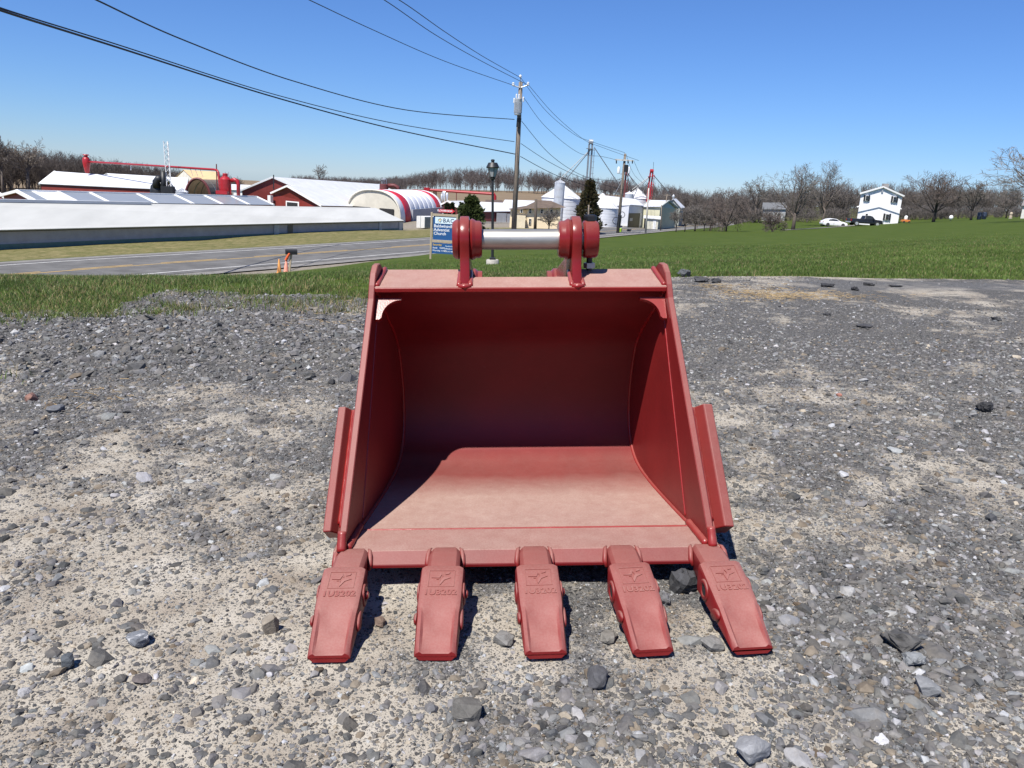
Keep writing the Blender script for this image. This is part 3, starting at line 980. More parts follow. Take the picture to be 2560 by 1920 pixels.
mbr = MB().lathe([(.004, 0), (.0085, .0), (.0085, .006), (.006, .008)], 14, RX)
rp = mbr.build('retainer_pin', PRW, None); rp_me = rp.data; bpy.data.objects.remove(rp)
mbr = MB()
ringsL = []
for k, (xx, rr_) in enumerate([(0, 1.0), (.003, .97), (.0055, .8)]):
    ringsL.append([Vector((xx, .024 * rr_ * math.cos(2 * math.pi * j / 18), .013 * rr_ * math.sin(2 * math.pi * j / 18))) for j in range(18)])
lug = mbr.loft(ringsL).build('pry_lug', PRT, None, smooth=True); lug_me = lug.data; bpy.data.objects.remove(lug)
mbr = MB()
ringE = [[Vector((xx, rr_ * math.cos(2 * math.pi * j / 20), rr_ * math.sin(2 * math.pi * j / 20))) for j in range(20)] for xx, rr_ in ((0, .024), (.003, .023), (.0045, .018), (.0035, .0125), (.000, .011))]
eye = mbr.loft(ringE).build('pin_eye', PRT, None, smooth=True); eye_me = eye.data; bpy.data.objects.remove(eye)
mbr = MB().lathe([(.002, 0), (.0115, .0), (.0115, .001)], 16, RX)
hol = mbr.build('pin_hole', m_hole, None); hol_me = hol.data; bpy.data.objects.remove(hol)
mb = MB()
ars = []
for (Y, w, zb, zt) in [(1.634, .060, .080, .0885), (1.622, .066, .06, .0925), (1.59, .070, .045, .0965), (1.54, .070, .04, .0965), (1.505, .068, .045, .093)]:
    h_ = w / 2
    s_ = [(-h_, zb), (-h_, zt - .008), (-h_ + .008, zt), (h_ - .008, zt), (h_, zt - .008), (h_, zb)]
    ars.append([V3(a, Y, b_) - V3(0, 1.6, 0) for a, b_ in s_])
mb.loft(ars)
adp = mb.build('adapter', PRT, None, bevel=.003); auto_smooth(adp, 40); adp_me = adp.data; bpy.data.objects.remove(adp)
wl_me = []
for s in (-1, 1):
    mb = MB().tube([Vector((s * .032, .034, .085)), Vector((s * .037, .022, .087)), Vector((s * .039, .008, .083)), Vector((s * .041, -.004, .068)), Vector((s * .037, -.010, .056))], [.003, .0045, .0055, .006, .004], 8)
    wl = mb.build('weld_bead', PRT, None, smooth=True); wl_me.append(wl.data); bpy.data.objects.remove(wl)
sl = math.atan(0.292)
for i, (xx, skew, lift) in enumerate(tx):
    ad = bpy.data.objects.new('adapter', adp_me); link(ad, bucket); ad.location = V3(xx, 1.6, 0)
    for q in wl_me:
        w_ = bpy.data.objects.new('weld_bead', q); link(w_, ad)
    t = bpy.data.objects.new('tooth', tooth_me); link(t, bucket)
    t.location = V3(xx, 1.5, lift * .2)
    t.rotation_euler = (0, 0, skew)
    e = bpy.data.objects.new('emblem', emb_me); link(e, t); e.location = (0, -.023, .0945); e.rotation_euler = (sl, 0, 0)
    nn = bpy.data.objects.new('part_number', num_me); link(nn, t); nn.location = (0, -.061, .0835); nn.rotation_euler = (sl, 0, 0)
    for s in (-1, 1):
        ee = bpy.data.objects.new('pin_eye', eye_me); link(ee, t); ee.location = (s * .0458, -.030, .062)
        if s < 0: ee.rotation_euler = (0, 0, math.pi)
        l_ = bpy.data.objects.new('pry_lug', lug_me); link(l_, t); l_.location = (s * .0440, -.098, .044)
        l_.rotation_euler = (0.45, 0, 0) if s > 0 else (0.45, 0, math.pi)
    rp = bpy.data.objects.new('retainer_pin', rp_me); link(rp, t); rp.location = (.0478, -.030, .062)
    hh = bpy.data.objects.new('pin_hole', hol_me); link(hh, t); hh.location = (-.0482, -.030, .062)

# ------------------------------------------------------------------ single stones that stand out
def rock(name, px, py, w, hgt, colr, label, seed, flat=0.75, rot=0.0, rough=0.85, npts=22, veins=None, depth=None):
    r = np.random.default_rng(seed)
    X, Y = PG(px, py)
    p = XG * X + YG * Y
    z = gz(p.x, p.y)
    bm = bmesh.new()
    for k in range(npts):
        v = r.normal(0, 1, 3); v /= np.linalg.norm(v)
        v = np.sign(v) * np.abs(v) ** 0.75
        v *= r.uniform(.82, 1.0)
        bm.verts.new((v[0] * w / 2, v[1] * (depth or w * .8) / 2, v[2] * hgt / 2 + hgt * .36))
    res = bmesh.ops.convex_hull(bm, input=bm.verts)
    bmesh.ops.delete(bm, geom=[g for g in res['geom_interior'] if isinstance(g, bmesh.types.BMVert)], context='VERTS')
    bmesh.ops.dissolve_limit(bm, angle_limit=0.12, verts=bm.verts, edges=bm.edges)
    bmesh.ops.bevel(bm, geom=bm.edges, offset=w * 0.035, segments=2, profile=0.6, affect='EDGES', clamp_overlap=True)
    bmesh.ops.triangulate(bm, faces=bm.faces)
    bmesh.ops.subdivide_edges(bm, edges=[e for e in bm.edges if e.calc_length() > w * .12], cuts=2, use_grid_fill=True)
    bmesh.ops.recalc_face_normals(bm, faces=bm.faces)
    amp = .11 if name == 'asphalt_chunk' else .035
    for v in bm.verts:
        q = v.co / w * (9 if name == 'asphalt_chunk' else 5) + Vector((seed * 3.7, 0, 0))
        v.co += v.co.normalized() * (mnoise.noise(q) * w * amp + mnoise.noise(q * 2.7) * w * amp * .45)
    me = bpy.data.meshes.new(name); bm.to_mesh(me); bm.free()
    key = 'rock_%s_%d' % (name, seed)
    m, nt, b = nodes_of(key)
    v = objvec(nt)
    base = ramp(nt, noise(nt, 45, 6, 0.7, v), [(0.28, tuple(c * .65 for c in colr)), (0.55, colr), (0.75, tuple(min(.8, c * 1.5) for c in colr))])
    if veins:
        vn = noise(nt, 14, 3, 0.5, v, 2.5)
        base = mixc(nt, ramp(nt, vn, [(0.47, 0), (0.5, 0.75), (0.53, 0)]), base, veins)
    L(nt, base, b.inputs['Base Color']); b.inputs['Roughness'].default_value = rough
    bump(nt, b, noise(nt, 70, 5, 0.7, v), 0.5, 0.006)
    me.materials.append(m)
    o = bpy.data.objects.new(name, me)
    link(o)
    o.location = (p.x, p.y, z); o.rotation_euler = (0, 0, rot)
    return tag(o, label, 'stone')
ROCKS = [
    (80, 1000, .062, .045, (.20, .105, .08), 'reddish brown wedge shaped rock at far left of the gravel', 1, None),
    (345, 1612, .052, .036, (.14, .15, .165), 'blue grey rock with white veins left of the first tooth', 2, (.5, .5, .5)),
    (676, 1580, .040, .050, (.22, .19, .15), 'upright tan pebble just left of the leftmost tooth tip', 3, None),
    (950, 1562, .030, .024, (.15, .105, .08), 'small brown wedge of stone between the first and second tooth', 4, None),
    (1708, 1478, .075, .062, (.045, .046, .05), 'knobbly dark asphalt lump under the lip beside the rightmost tooth', 5, None),
    (1660, 1510, .042, .03, (.13, .13, .135), 'grey chip in front of the asphalt lump near the fourth tooth', 6, None),
    (1255, 1607, .050, .028, (.17, .165, .155), 'pale grey flat stone between the second and third tooth', 7, None),
    (1520, 1603, .046, .024, (.16, .15, .13), 'elongated greyish stone between the third and fourth tooth', 8, None),
    (1780, 1620, .055, .03, (.17, .165, .155), 'round grey stone between the last two tooth tips', 9, None),
    (1878, 1893, .066, .046, (.22, .225, .235), 'largest pale grey block at the bottom edge right of centre', 10, None),
    (2250, 1615, .090, .040, (.075, .073, .07), 'crumbled dark asphalt chunk in the gravel at lower right', 11, None),
    (1170, 1790, .065, .040, (.11, .105, .095), 'broken dark clod in front of the middle tooth', 12, None),
    (1490, 1705, .060, .036, (.075, .075, .08), 'dark jagged stone below the fourth tooth', 13, None),
    (355, 1705, .045, .012, (.10, .085, .08), 'flat dark sliver of slate at lower left', 14, None),
    (2280, 1665, .052, .030, (.20, .21, .215), 'pale grey stone beside the asphalt chunk at lower right', 15, None),
    (2310, 1735, .056, .03, (.19, .195, .20), 'blue grey stone in the row of stones at lower right', 16, None),
    (830, 960, .036, .03, (.03, .03, .032), 'small black lump left of the bucket near the side cutter', 17, None),
    (140, 1028, .085, .035, (.12, .125, .135), 'long slate grey slab below the reddish rock at left', 18, None),
    (2097, 992, .030, .017, (.34, .15, .11), 'smooth salmon pink pebble right of the bucket', 19, None),
    (2460, 1030, .085, .05, (.03, .03, .032), 'heap of black broken asphalt at right of the yard', 20, None),
    (170, 1667, .035, .036, (.07, .08, .09), 'dark bluish stone standing at lower left', 21, None),
    (2475, 1300, .038, .022, (.06, .062, .066), 'black stone near the right edge of the yard', 22, None),
    (625, 1158, .030, .02, (.36, .34, .30), 'cream pebble left of the side cutter', 23, None),
    (2068, 716, 0.132, 0.042, (.03, .03, .032), 'wide black asphalt clod behind the straw on the drive', 24, None),
    (2138, 722, 0.099, 0.042, (.03, .03, .032), 'black asphalt clod right of the straw patch', 25, None),
    (2172, 711, 0.125, 0.030, (.035, .035, .037), 'black asphalt clod nearest the grass beyond the straw', 26, None),
    (2238, 714, 0.145, 0.018, (.04, .04, .042), 'flat smear of black asphalt furthest right on the drive', 27, None),
    (1712, 688, .17, .09, (.075, .08, .085), 'dark grey asphalt block at the grass edge behind the bucket', 28, None),
    (1752, 704, .16, .06, (.05, .05, .052), 'dark asphalt lump just behind the bucket corner', 29, None),
    (1790, 706, .13, .05, (.05, .05, .052), 'smaller dark asphalt lump second from the bucket corner', 30, None),
    (2070, 790, 0.079, 0.021, (.04, .04, .042), 'low black asphalt crumble amid the gravel right of the bucket', 31, None),
    (2160, 815, 0.132, 0.024, (.05, .05, .052), 'broad patch of dark asphalt crumbs at right of the yard', 32, None),
    (2490, 800, 0.073, 0.030, (.05, .05, .052), 'dark asphalt lump near the right frame edge', 33, None),
]
for px, py, w, hg, c_, lb, sd, vn in ROCKS:
    nm = 'asphalt_chunk' if 'asphalt' in lb else ('pebble' if 'pebble' in lb else 'rock')
    rock(nm, px, py, w, hg, c_, lb, sd + 100, rot=sd * 1.3, veins=vn)

# ------------------------------------------------------------------ grass blades
def blades(name, x, y, hgt, wid, label, col_lo, col_hi, seed, straw=0.1, lean=0.5):
    r = np.random.default_rng(seed)
    n = len(x)
    z = height(x, y) - 0.005
    a = r.uniform(0, 2 * np.pi, n)
    dx, dy = np.cos(a), np.sin(a)
    b_ = r.uniform(0, 2 * np.pi, n); ln = r.uniform(.1, lean, n) * hgt
    lx, ly = np.cos(b_) * ln, np.sin(b_) * ln
    base = np.stack([x, y, z], 1)
    side = np.stack([dx, dy, np.zeros(n)], 1) * (wid / 2)[:, None]
    mid = base + np.stack([lx * .35, ly * .35, hgt * .6], 1)
    tip = base + np.stack([lx, ly, hgt], 1)
    v = np.stack([base - side, base + side, mid + side * .75, mid - side * .75, tip], 1).reshape(-1, 3)
    i = np.arange(n) * 5
    q = np.stack([i, i + 1, i + 2, i + 3], 1); t = np.stack([i + 3, i + 2, i + 4], 1)
    me = bpy.data.meshes.new(name)
    me.vertices.add(len(v)); me.vertices.foreach_set('co', v.astype(np.float32).ravel())
    lt = np.concatenate([q.ravel(), t.ravel()])
    me.loops.add(len(lt)); me.loops.foreach_set('vertex_index', lt.astype(np.int32))
    me.polygons.add(2 * n)
    st = np.concatenate([np.arange(n) * 4, 4 * n + np.arange(n) * 3])
    me.polygons.foreach_set('loop_start', st.astype(np.int32))
    me.update(calc_edges=True)
    f = r.random((n, 1))
    c = np.array(col_lo) * (1 - f) + np.array(col_hi) * f
    c = c * (.62 + .76 * fbm(x * .8, y * .8, seed + 80, 4))[:, None]
    sw = r.random(n) < straw * (2.2 * fbm(x * 1.1, y * 1.1, seed + 90, 3))
    c[sw] = np.array([.36, .29, .14]) * r.uniform(.6, 1.1, (sw.sum(), 1))
    c = np.repeat(np.concatenate([c, np.ones((n, 1))], 1), 5, 0)
    at = me.attributes.new('tint', 'FLOAT_COLOR', 'POINT'); at.data.foreach_set('color', c.astype(np.float32).ravel())
    me.materials.append(MATS['grass_blade'])
    o = bpy.data.objects.new(name, me); link(o)
    return tag(o, label, kind='stuff')
def blade_mat():
    m, nt, b = nodes_of('grass_blade')
    a = N(nt, 'ShaderNodeAttribute', attribute_name='tint')
    c = mixc(nt, 1.0, a.outputs['Color'], ramp(nt, noise(nt, 3, 3, 0.6, objvec(nt)), [(0.3, 0.75), (0.7, 1.15)]), 'MULTIPLY')
    L(nt, c, b.inputs['Base Color']); b.inputs['Roughness'].default_value = 0.5
    b.inputs['Specular IOR Level'].default_value = 0.3
    tr = N(nt, 'ShaderNodeBsdfTranslucent'); L(nt, c, tr.inputs[0])
    mx = N(nt, 'ShaderNodeMixShader'); mx.inputs[0].default_value = 0.42
    L(nt, b.outputs[0], mx.inputs[1]); L(nt, tr.outputs[0], mx.inputs[2])
    out = [n for n in nt.nodes if n.type == 'OUTPUT_MATERIAL'][0]
    L(nt, mx.outputs[0], out.inputs[0])
    MATS['grass_blade'] = m
blade_mat()
rg = np.random.default_rng(5)
def gscatter(n, a0, a1, y0, y1, thr=0.5, pw=1.0):
    y = y0 + (y1 - y0) * rg.random(n) ** pw
    a = rg.uniform(a0, a1, n)
    x = a * y
    g = grass_mask(x, y)
    k = (g > thr + rg.uniform(-.45, .3, n)) & (rg.random(n) < 1.0 - sstep(y0 + (y1 - y0) * .35, y1, y))
    return x[k], y[k]
x, y = gscatter(130000, -0.80, 0.05, 5.2, 11.5, 0.55)
k = fbm(x * 2.3, y * 2.3, 46, 3) + (y - edgeY(x / y)) * .12 > rg.uniform(.32, .57, len(x))
x = x[k]; y = y[k]
hh = (0.015 + 0.058 * fbm(x * 1.5, y * 1.5, 44, 3)) * rg.uniform(.4, 1.25, len(x))
blades('grass', x, y, hh, rg.uniform(.004, .008, len(x)), 'long green grass on the bank left of the bucket', (.08, .135, .028), (.19, .25, .075), 1, .22, .9)
x, y = gscatter(110000, -0.30, 0.32, 7.6, 34, 0.5, 1.3)
hh = rg.uniform(.025, .06, len(x))
blades('grass', x, y, hh, rg.uniform(.007, .014, len(x)), 'green grass falling away behind the bucket to the sign', (.095, .16, .032), (.19, .255, .068), 2, .08)
x, y = gscatter(160000, 0.12, 0.80, 7.2, 34, 0.5, 1.5)
hh = rg.uniform(.016, .045, len(x))
blades('grass', x, y, hh, rg.uniform(.006, .013, len(x)), 'short green field grass right of the bucket', (.10, .165, .032), (.20, .262, .07), 3, .09)
tx_, ty_ = [], []
for k in range(46):
    px = rg.uniform(-40, 960); py = np.interp(px, [0, 300, 560, 960], [790, 775, 748, 742]) + rg.normal(8, 20)
    X, Y = PG(px, py); n = rg.integers(25, 150); sp = rg.uniform(.03, .12)
    tx_.append(X + rg.normal(0, sp * 1.6, n)); ty_.append(Y + rg.normal(0, sp, n))
for px, py, n, sp in ((200, 808, 420, .11), (460, 776, 160, .06), (620, 752, 120, .07), (5, 945, 40, .05), (350, 735, 500, .2)):
    X, Y = PG(px, py); tx_.append(X + rg.normal(0, sp * 1.6, n)); ty_.append(Y + rg.normal(0, sp, n))
x = np.concatenate(tx_); y = np.concatenate(ty_)
blades('grass', x, y, rg.uniform(.012, .075, len(x)), rg.uniform(.003, .007, len(x)), 'ragged grass tufts sprouting at the edge of the gravel at left', (.08, .13, .028), (.19, .24, .07), 9, .3, 1.3)
# straw wisps lying on the yard
def straw(px, py, n, sx, sy, seed):
    r = np.random.default_rng(seed)
    X, Y = PG(px, py)
    x = X + r.normal(0, sx, n); y = Y + r.normal(0, sy, n)
    z = height(x, y)
    mb = MB()
    for k in range(n):
        a = r.uniform(0, 6.28); l = r.uniform(.008, .03)
        c = Vector((x[k], y[k], z[k] + r.uniform(.004, .022)))
        d = Vector((math.cos(a), math.sin(a), r.uniform(-.2, .2))) * l
        mb.tube([c - d, c + d], .0014, 3, False)
    o = mb.build('straw', mat('dry_straw', (.40, .29, .15), .9, var=.4), fix=False)
    return o
for i, (px, py, n, sx, sy, lb) in enumerate([(1900, 732, 420, .22, .22, 'wisp of golden straw on the drive nearest the bucket'), (2010, 740, 500, .32, .16, 'larger scatter of golden straw on the grey drive'), (1786, 716, 90, .10, .10, 'thin tuft of straw just right of the bucket corner'),
                               (800, 800, 60, .2, .25, 'loose straw stalks on the gravel left of the bucket'), (230, 1000, 40, .12, .1, 'dead leaf litter beside the reddish rock')]):
    tag(straw(px, py, n, sx, sy, 60 + i), lb, kind='stuff')

# ------------------------------------------------------------------ background building kit
def part(root, mb, name, m, parent=None, **kw):
    o_ = root.location
    mb.v = [tuple(Vector(p) - o_) for p in mb.v]
    return mb.build(name, m, parent if parent is not None else root, **kw)

m_white_roof = mat('white_metal_roof', (0.60, 0.61, 0.62), 0.5, var=0.1, scale=.6)
m_cream_roof = mat('cream_membrane_roof', (0.47, 0.475, 0.45), 0.7, var=0.12, scale=.5, stretch=(1, .25, 1))
m_red_side = mat('barn_red_siding', (0.20, 0.028, 0.020), 0.6, var=0.18, scale=.8, bmp=.1)
m_red_eq = mat('red_machinery_paint', (0.33, 0.012, 0.018), 0.4, var=0.2, scale=2)
m_dark_red = mat('maroon_siding', (0.13, 0.03, 0.03), 0.6, var=.2)
m_gray_wall = mat('grey_shed_curtain', (0.36, 0.36, 0.38), 0.7, var=.15, scale=1.2)
m_green_wall = mat('green_shed_board', (0.13, 0.21, 0.18), 0.7, var=.15)
m_gutter = mat('dark_gutter', (0.08, 0.08, 0.08), 0.6)
m_panel = mat('translucent_roof_panel', (0.25, 0.27, 0.285), 0.35, var=.12, scale=1.0, stretch=(.3, 3, 1))
m_trim = mat('white_trim', (0.78, 0.78, 0.76), 0.5, var=.05)
m_conc = mat('pale_concrete', (0.38, 0.36, 0.32), 0.9, var=.25, scale=6, bmp=.3)
m_glass = mat('dark_window_glass', (0.03, 0.035, 0.04), 0.1, var=.2, spec=.8)
m_dark = mat('dark_opening', (0.02, 0.02, 0.022), 0.9)
m_tan_roof = mat('tan_roof', (0.50, 0.36, 0.19), 0.7, var=.12, scale=.7)
m_brown_roof = mat('brown_shingles', (0.115, 0.085, 0.065), 0.9, var=.35, scale=1.2, bmp=.3)
m_cream = mat('cream_siding', (0.72, 0.60, 0.41), 0.7, var=.06)
m_galvb = mat('galvanised_bin_steel', (0.62, 0.64, 0.66), 0.42, 0.55, var=.12, scale=1.5)
m_whiteb = mat('white_bin_steel', (0.68, 0.70, 0.73), 0.45, 0.1, var=.08, scale=1.5)
m_binroof = mat('white_bin_roof', (0.66, 0.66, 0.65), 0.45, 0.15, var=.22, scale=1.6)
m_yellow = mat('pale_yellow_siding', (0.58, 0.56, 0.40), 0.7, var=.08)
m_sage = mat('sage_grey_siding', (0.36, 0.38, 0.34), 0.7, var=.08)
m_blk = mat('black_steel', (0.016, 0.017, 0.019), 0.5, var=.3)
m_fabric = mat('white_fabric_cover', (0.70, 0.71, 0.73), 0.55, var=.05, scale=.8)
m_fabred = mat('red_fabric_cover', (0.50, 0.018, 0.03), 0.55, var=.06)
m_fend = mat('cream_end_wall', (0.56, 0.53, 0.45), 0.7, var=.12, scale=.7)
m_wood = mat('weathered_pole_wood', (0.20, 0.165, 0.13), 0.9, var=.4, scale=4, stretch=(8, 8, .6), bmp=.3)
m_lumber = mat('treated_lumber', (0.40, 0.33, 0.23), 0.8, var=.25, scale=6, stretch=(6, 6, .8))
m_wire = mat('black_cable', (0.012, 0.012, 0.014), 0.6)
m_gray_metal = mat('grey_painted_metal', (0.40, 0.43, 0.46), 0.45, 0.3, var=.15)
m_porc = mat('pale_porcelain', (0.62, 0.64, 0.66), 0.25, var=.1)

def mirror(e, r): 
    q = Vector(e) + 2 * (Vector(r) - Vector(e)); q.z = e.z
    return q
def barn(name, label, cat, e0, e1, r0, r1, zb, mw, mr, b0=None, b1=None, th=.14, ov=.25, trim=None, roof_parts=None):
    e0, e1, r0, r1 = map(Vector, (e0, e1, r0, r1))
    b0 = Vector(b0) if b0 is not None else mirror(e0, r0)
    b1 = Vector(b1) if b1 is not None else mirror(e1, r1)
    c = (e0 + e1 + b0 + b1) / 4
    root = empty(name, (c.x, c.y, zb), 0, label, cat)
    ax_ = (r1 - r0).normalized() * ov
    def ins(p, r): return p + (r - p).normalized() * ov * 1.2
    we0, we1, wb0, wb1 = ins(e0, r0) + ax_, ins(e1, r1) - ax_, ins(b0, r0) + ax_, ins(b1, r1) - ax_
    wr0, wr1 = r0 + ax_, r1 - ax_
    d = Vector((0, 0, -th * .6))
    def dn_(p): return Vector((p.x, p.y, zb))
    mb = MB()
    f = [dn_(we0), we0 + d, wr0 + d, wb0 + d, dn_(wb0)]
    b_ = [dn_(we1), we1 + d, wr1 + d, wb1 + d, dn_(wb1)]
    mb.prism(f, b_)
    wall = part(root, mb, 'wall', mw)
    for (a0, a1) in ((e0, e1), (b0, b1)):
        if roof_parts and a0 is e0: continue
        mb = MB()
        n = (a1 - a0).cross(r0 - a0).normalized()
        if n.z < 0: n = -n
        mb.plate([a0, a1, r1, r0], th * .5, n)
        part(root, mb, 'roof_slope', mr)
    if trim:
        mb = MB()
        for a, b2 in ((e0, r0), (b0, r0), (e1, r1), (b1, r1)):
            mb.span(a, b2, .22, .26)
        part(root, mb, 'rake_trim', trim)['kind'] = 'stuff'
    return root, wall

def wallbox(root, a, b, u0, u1, z0, z1, name, m, proud=.04, parent=None, th=.05):
    """a flat piece on the wall running from a to b: fractions u0..u1, heights z0..z1"""
    a, b = Vector(a), Vector(b)
    d = b - a; d.z = 0
    n = Vector((d.y, -d.x, 0)).normalized()
    if n.dot(CAM - a) < 0: n = -n
    p0 = a + d * u0; p1 = a + d * u1
    mb = MB()
    q = [Vector((p0.x, p0.y, z0)), Vector((p1.x, p1.y, z0)), Vector((p1.x, p1.y, z1)), Vector((p0.x, p0.y, z1))]
    mb.prism([v + n * proud for v in q], [v + n * (proud - th) for v in q])
    return part(root, mb, name, m, parent)
def window(root, a, b, u0, u1, z0, z1, frame=None, proud=.05):
    f = wallbox(root, a, b, u0, u1, z0, z1, 'window', frame or m_trim, proud)
    du = (u1 - u0) * .14; dz = (z1 - z0) * .1; zm = (z0 + z1) / 2
    wallbox(root, a, b, u0 + du, u1 - du, z0 + dz, zm - dz * .3, 'pane', m_glass, proud + .02, f)
    wallbox(root, a, b, u0 + du, u1 - du, zm + dz * .3, z1 - dz, 'pane', m_glass, proud + .02, f)
    return f

# --- long low shed with the cream roof beside the road
A0, A1 = P(0, 577, 57), P(1010, 553, 104)
R0, R1 = P(0, 505, 61.5), P(939, 521, 107)
B0, B1 = P(0, 627, 57), P(1010, 578, 104)
ex = -0.22
A0 = A0 + (A1 - A0) * ex; R0 = R0 + (R1 - R0) * ex; B0 = B0 + (B1 - B0) * ex
c = (A0 + A1) / 2
shed = empty('long_shed', (c.x, c.y, min(B0.z, B1.z)), 0, 'very long low shed with cream white roof and grey green wall along the road', 'shed')
inset = (R0 - A0).normalized() * .4
inset.z = 0
def lerp3(t, z): return (B0 + (A0 - B0) * z) + ((B1 + (A1 - B1) * z) - (B0 + (A0 - B0) * z)) * t + inset
bk = (mirror(A0, R0) - A0), (mirror(A1, R1) - A1)
def shed_wall(name, z0, z1, m, t0=0.0, t1=1.0, proud=0.0):
    n = -inset.normalized() * proud
    mb = MB()
    f = [lerp3(t0, z0) + n, lerp3(t1, z0) + n, lerp3(t1, z1) + n, lerp3(t0, z1) + n]
    k0, k1 = bk[0] * .93, bk[1] * .93
    g = [f[0] + k0, f[1] + k1, f[2] + k1, f[3] + k0] if t0 == 0 and t1 == 1 else [p + inset * .5 for p in f]
    mb.prism(f, g)
    return part(shed, mb, name, m)
shed_wall('base_board', -0.3, .30, m_green_wall, proud=.05)
shed_wall('curtain_wall', .30, .93, m_gray_wall)
shed_wall('gutter', .93, 1.0, m_gutter, proud=.12)
mb = MB(); mb.prism([lerp3(1, .9), lerp3(1, .9) + bk[1] * .93, R1 + (R0 - R1).normalized() * .3 - Vector((0, 0, .1))], [lerp3(.996, .9), lerp3(.996, .9) + bk[1] * .93, R1 + (R0 - R1).normalized() * .8 - Vector((0, 0, .1))])
part(shed, mb, 'end_gable', m_gray_wall)
for t in (.622, .915, .985): shed_wall('door_panel', -.1, .93, mat('shed_door_grey', (.40, .43, .45), .6), t, t + (.012 if t < .9 else .010), .09)
shed_wall('door_panel', -.05, .93, mat('shed_door_olive', (.12, .115, .09), .7), .655, .667, .09)
for nm, a0, a1 in (('roof_slope', A0, A1), ('roof_slope', mirror(A0, R0), mirror(A1, R1))):
    mb = MB(); n = (a1 - a0).cross(R0 - a0).normalized(); n = n if n.z > 0 else -n
    mb.plate([a0, a1, R1, R0], .08, n); part(shed, mb, nm, m_cream_roof)
mb = MB(); mb.span(R0 + Vector((0, 0, .12)), R0.lerp(R1, .405) + Vector((0, 0, .12)), .5, .22); part(shed, mb, 'ridge_cap', m_white_roof)

# --- greenhouse shed behind it: grey panels between white battens
r0, r1 = P(42, 478, 75), P(642, 493, 104); e0, e1 = P(92, 505, 71), P(684, 513, 100)
gh, _w = barn('greenhouse_shed', 'greenhouse shed with grey translucent roof panels and red gable end', 'shed', e0, e1, r0, r1, -6.5, m_red_side, m_panel, roof_parts=True, trim=m_trim)
fr = [0, .05, .13, .24, .42, .58, .72, .86, 1.0]
nn = (e1 - e0).cross(r0 - e0).normalized(); nn = nn if nn.z > 0 else -nn
for i in range(len(fr) - 1):
    a, b_ = fr[i], fr[i + 1]
    mb = MB(); mb.plate([e0.lerp(e1, a), e0.lerp(e1, b_), r0.lerp(r1, b_), r0.lerp(r1, a)], .05, nn)
    part(gh, mb, 'roof_panel', m_panel if i != 1 else m_white_roof)
for a in fr[1:-1]:
    mb = MB(); mb.span(e0.lerp(e1, a) + nn * .06, r0.lerp(r1, a) + nn * .06, .38, .08, up=nn); part(gh, mb, 'batten', m_trim)
mb = MB(); mb.span(r0 + nn * .08, r1 + nn * .08, .4, .16); part(gh, mb, 'ridge_cap', m_trim)

# --- red gable at the very left edge
q0, q1 = P(-8, 480, 84), P(-40, 478, 110)
barn('red_gable_shed', 'red gable shed cut off by the left edge of the picture', 'shed', P(22, 500, 82), P(-10, 498, 108), q0, q1, -6.5, m_red_side, m_white_roof, trim=m_trim)

# --- red barn with long white roof, back left
e0, e1, r0, r1 = P(98, 460, 121), P(381, 473, 112), P(137, 429, 128), P(418, 449, 119)
b1 = P(441, 479, 126)
rb, _w = barn('red_barn', 'long red barn with white roof below the dark woods at left', 'barn', e0, e1, r0, r1, -8, m_red_side, m_white_roof, r0 + (b1 - r1), b1, trim=m_trim)
barn('white_roof_shed', 'white roofed shed partly hidden behind the long red barn', 'shed', P(330, 474, 134), P(468, 480, 128), P(266, 434, 142), P(470, 446, 135), -8, m_trim, m_white_roof)
barn('tan_roof_shed', 'small shed with tan roof behind the arched shelter', 'shed', P(484, 450, 150), P(549, 460, 146), P(458, 425, 157), P(541, 430, 153), -8, m_fend, m_tan_roof, P(436, 446, 161))
barn('low_white_shed', 'low white roof strip seen between red dust collector and barn', 'shed', P(516, 472, 176), P(640, 478, 176), P(516, 458, 182), P(640, 464, 182), -9, m_trim, m_white_roof)

# --- big red barn and the lower red barn in front of it
r0, r1 = P(681, 443, 132), P(948, 461, 184)
e0 = P(770, 482, 134)
bigb, _w = barn('big_red_barn', 'biggest red barn with wide gable and long white roof', 'barn', e0, e0 + (r1 - r0), r0, r1, -9, m_red_side, m_white_roof, P(599, 477, 130), None, trim=m_trim)
mb = MB(); mb.tube([P(684, 474, 129), P(684, 437, 129)], .09, 8); part(bigb, mb, 'vent_pipe', m_blk)
r0, r1 = P(718, 465, 121), P(904, 479, 152); e0 = P(804, 515, 117); b0 = P(677, 483, 124)
lowb, _w = barn('lower_red_barn', 'lower red barn with white roof in front of the biggest barn', 'barn', e0, e0 + (r1 - r0), r0, r1, -9, m_red_side, m_white_roof, b0, b0 + (r1 - r0), trim=m_trim)
a, b_ = P(677, 505, 123.6), P(804, 515, 116.6)
wallbox(lowb, a, b_, .32, .58, -8, P(740, 504, 120).z, 'door_frame', m_trim, .12)
wallbox(lowb, a, b_, .345, .555, -8, P(740, 507, 120).z, 'doorway', m_dark, .16)
wallbox(lowb, a, b_, -.01, .05, -8, P(680, 489, 123).z, 'vent_tower', m_trim, .5, th=.5)

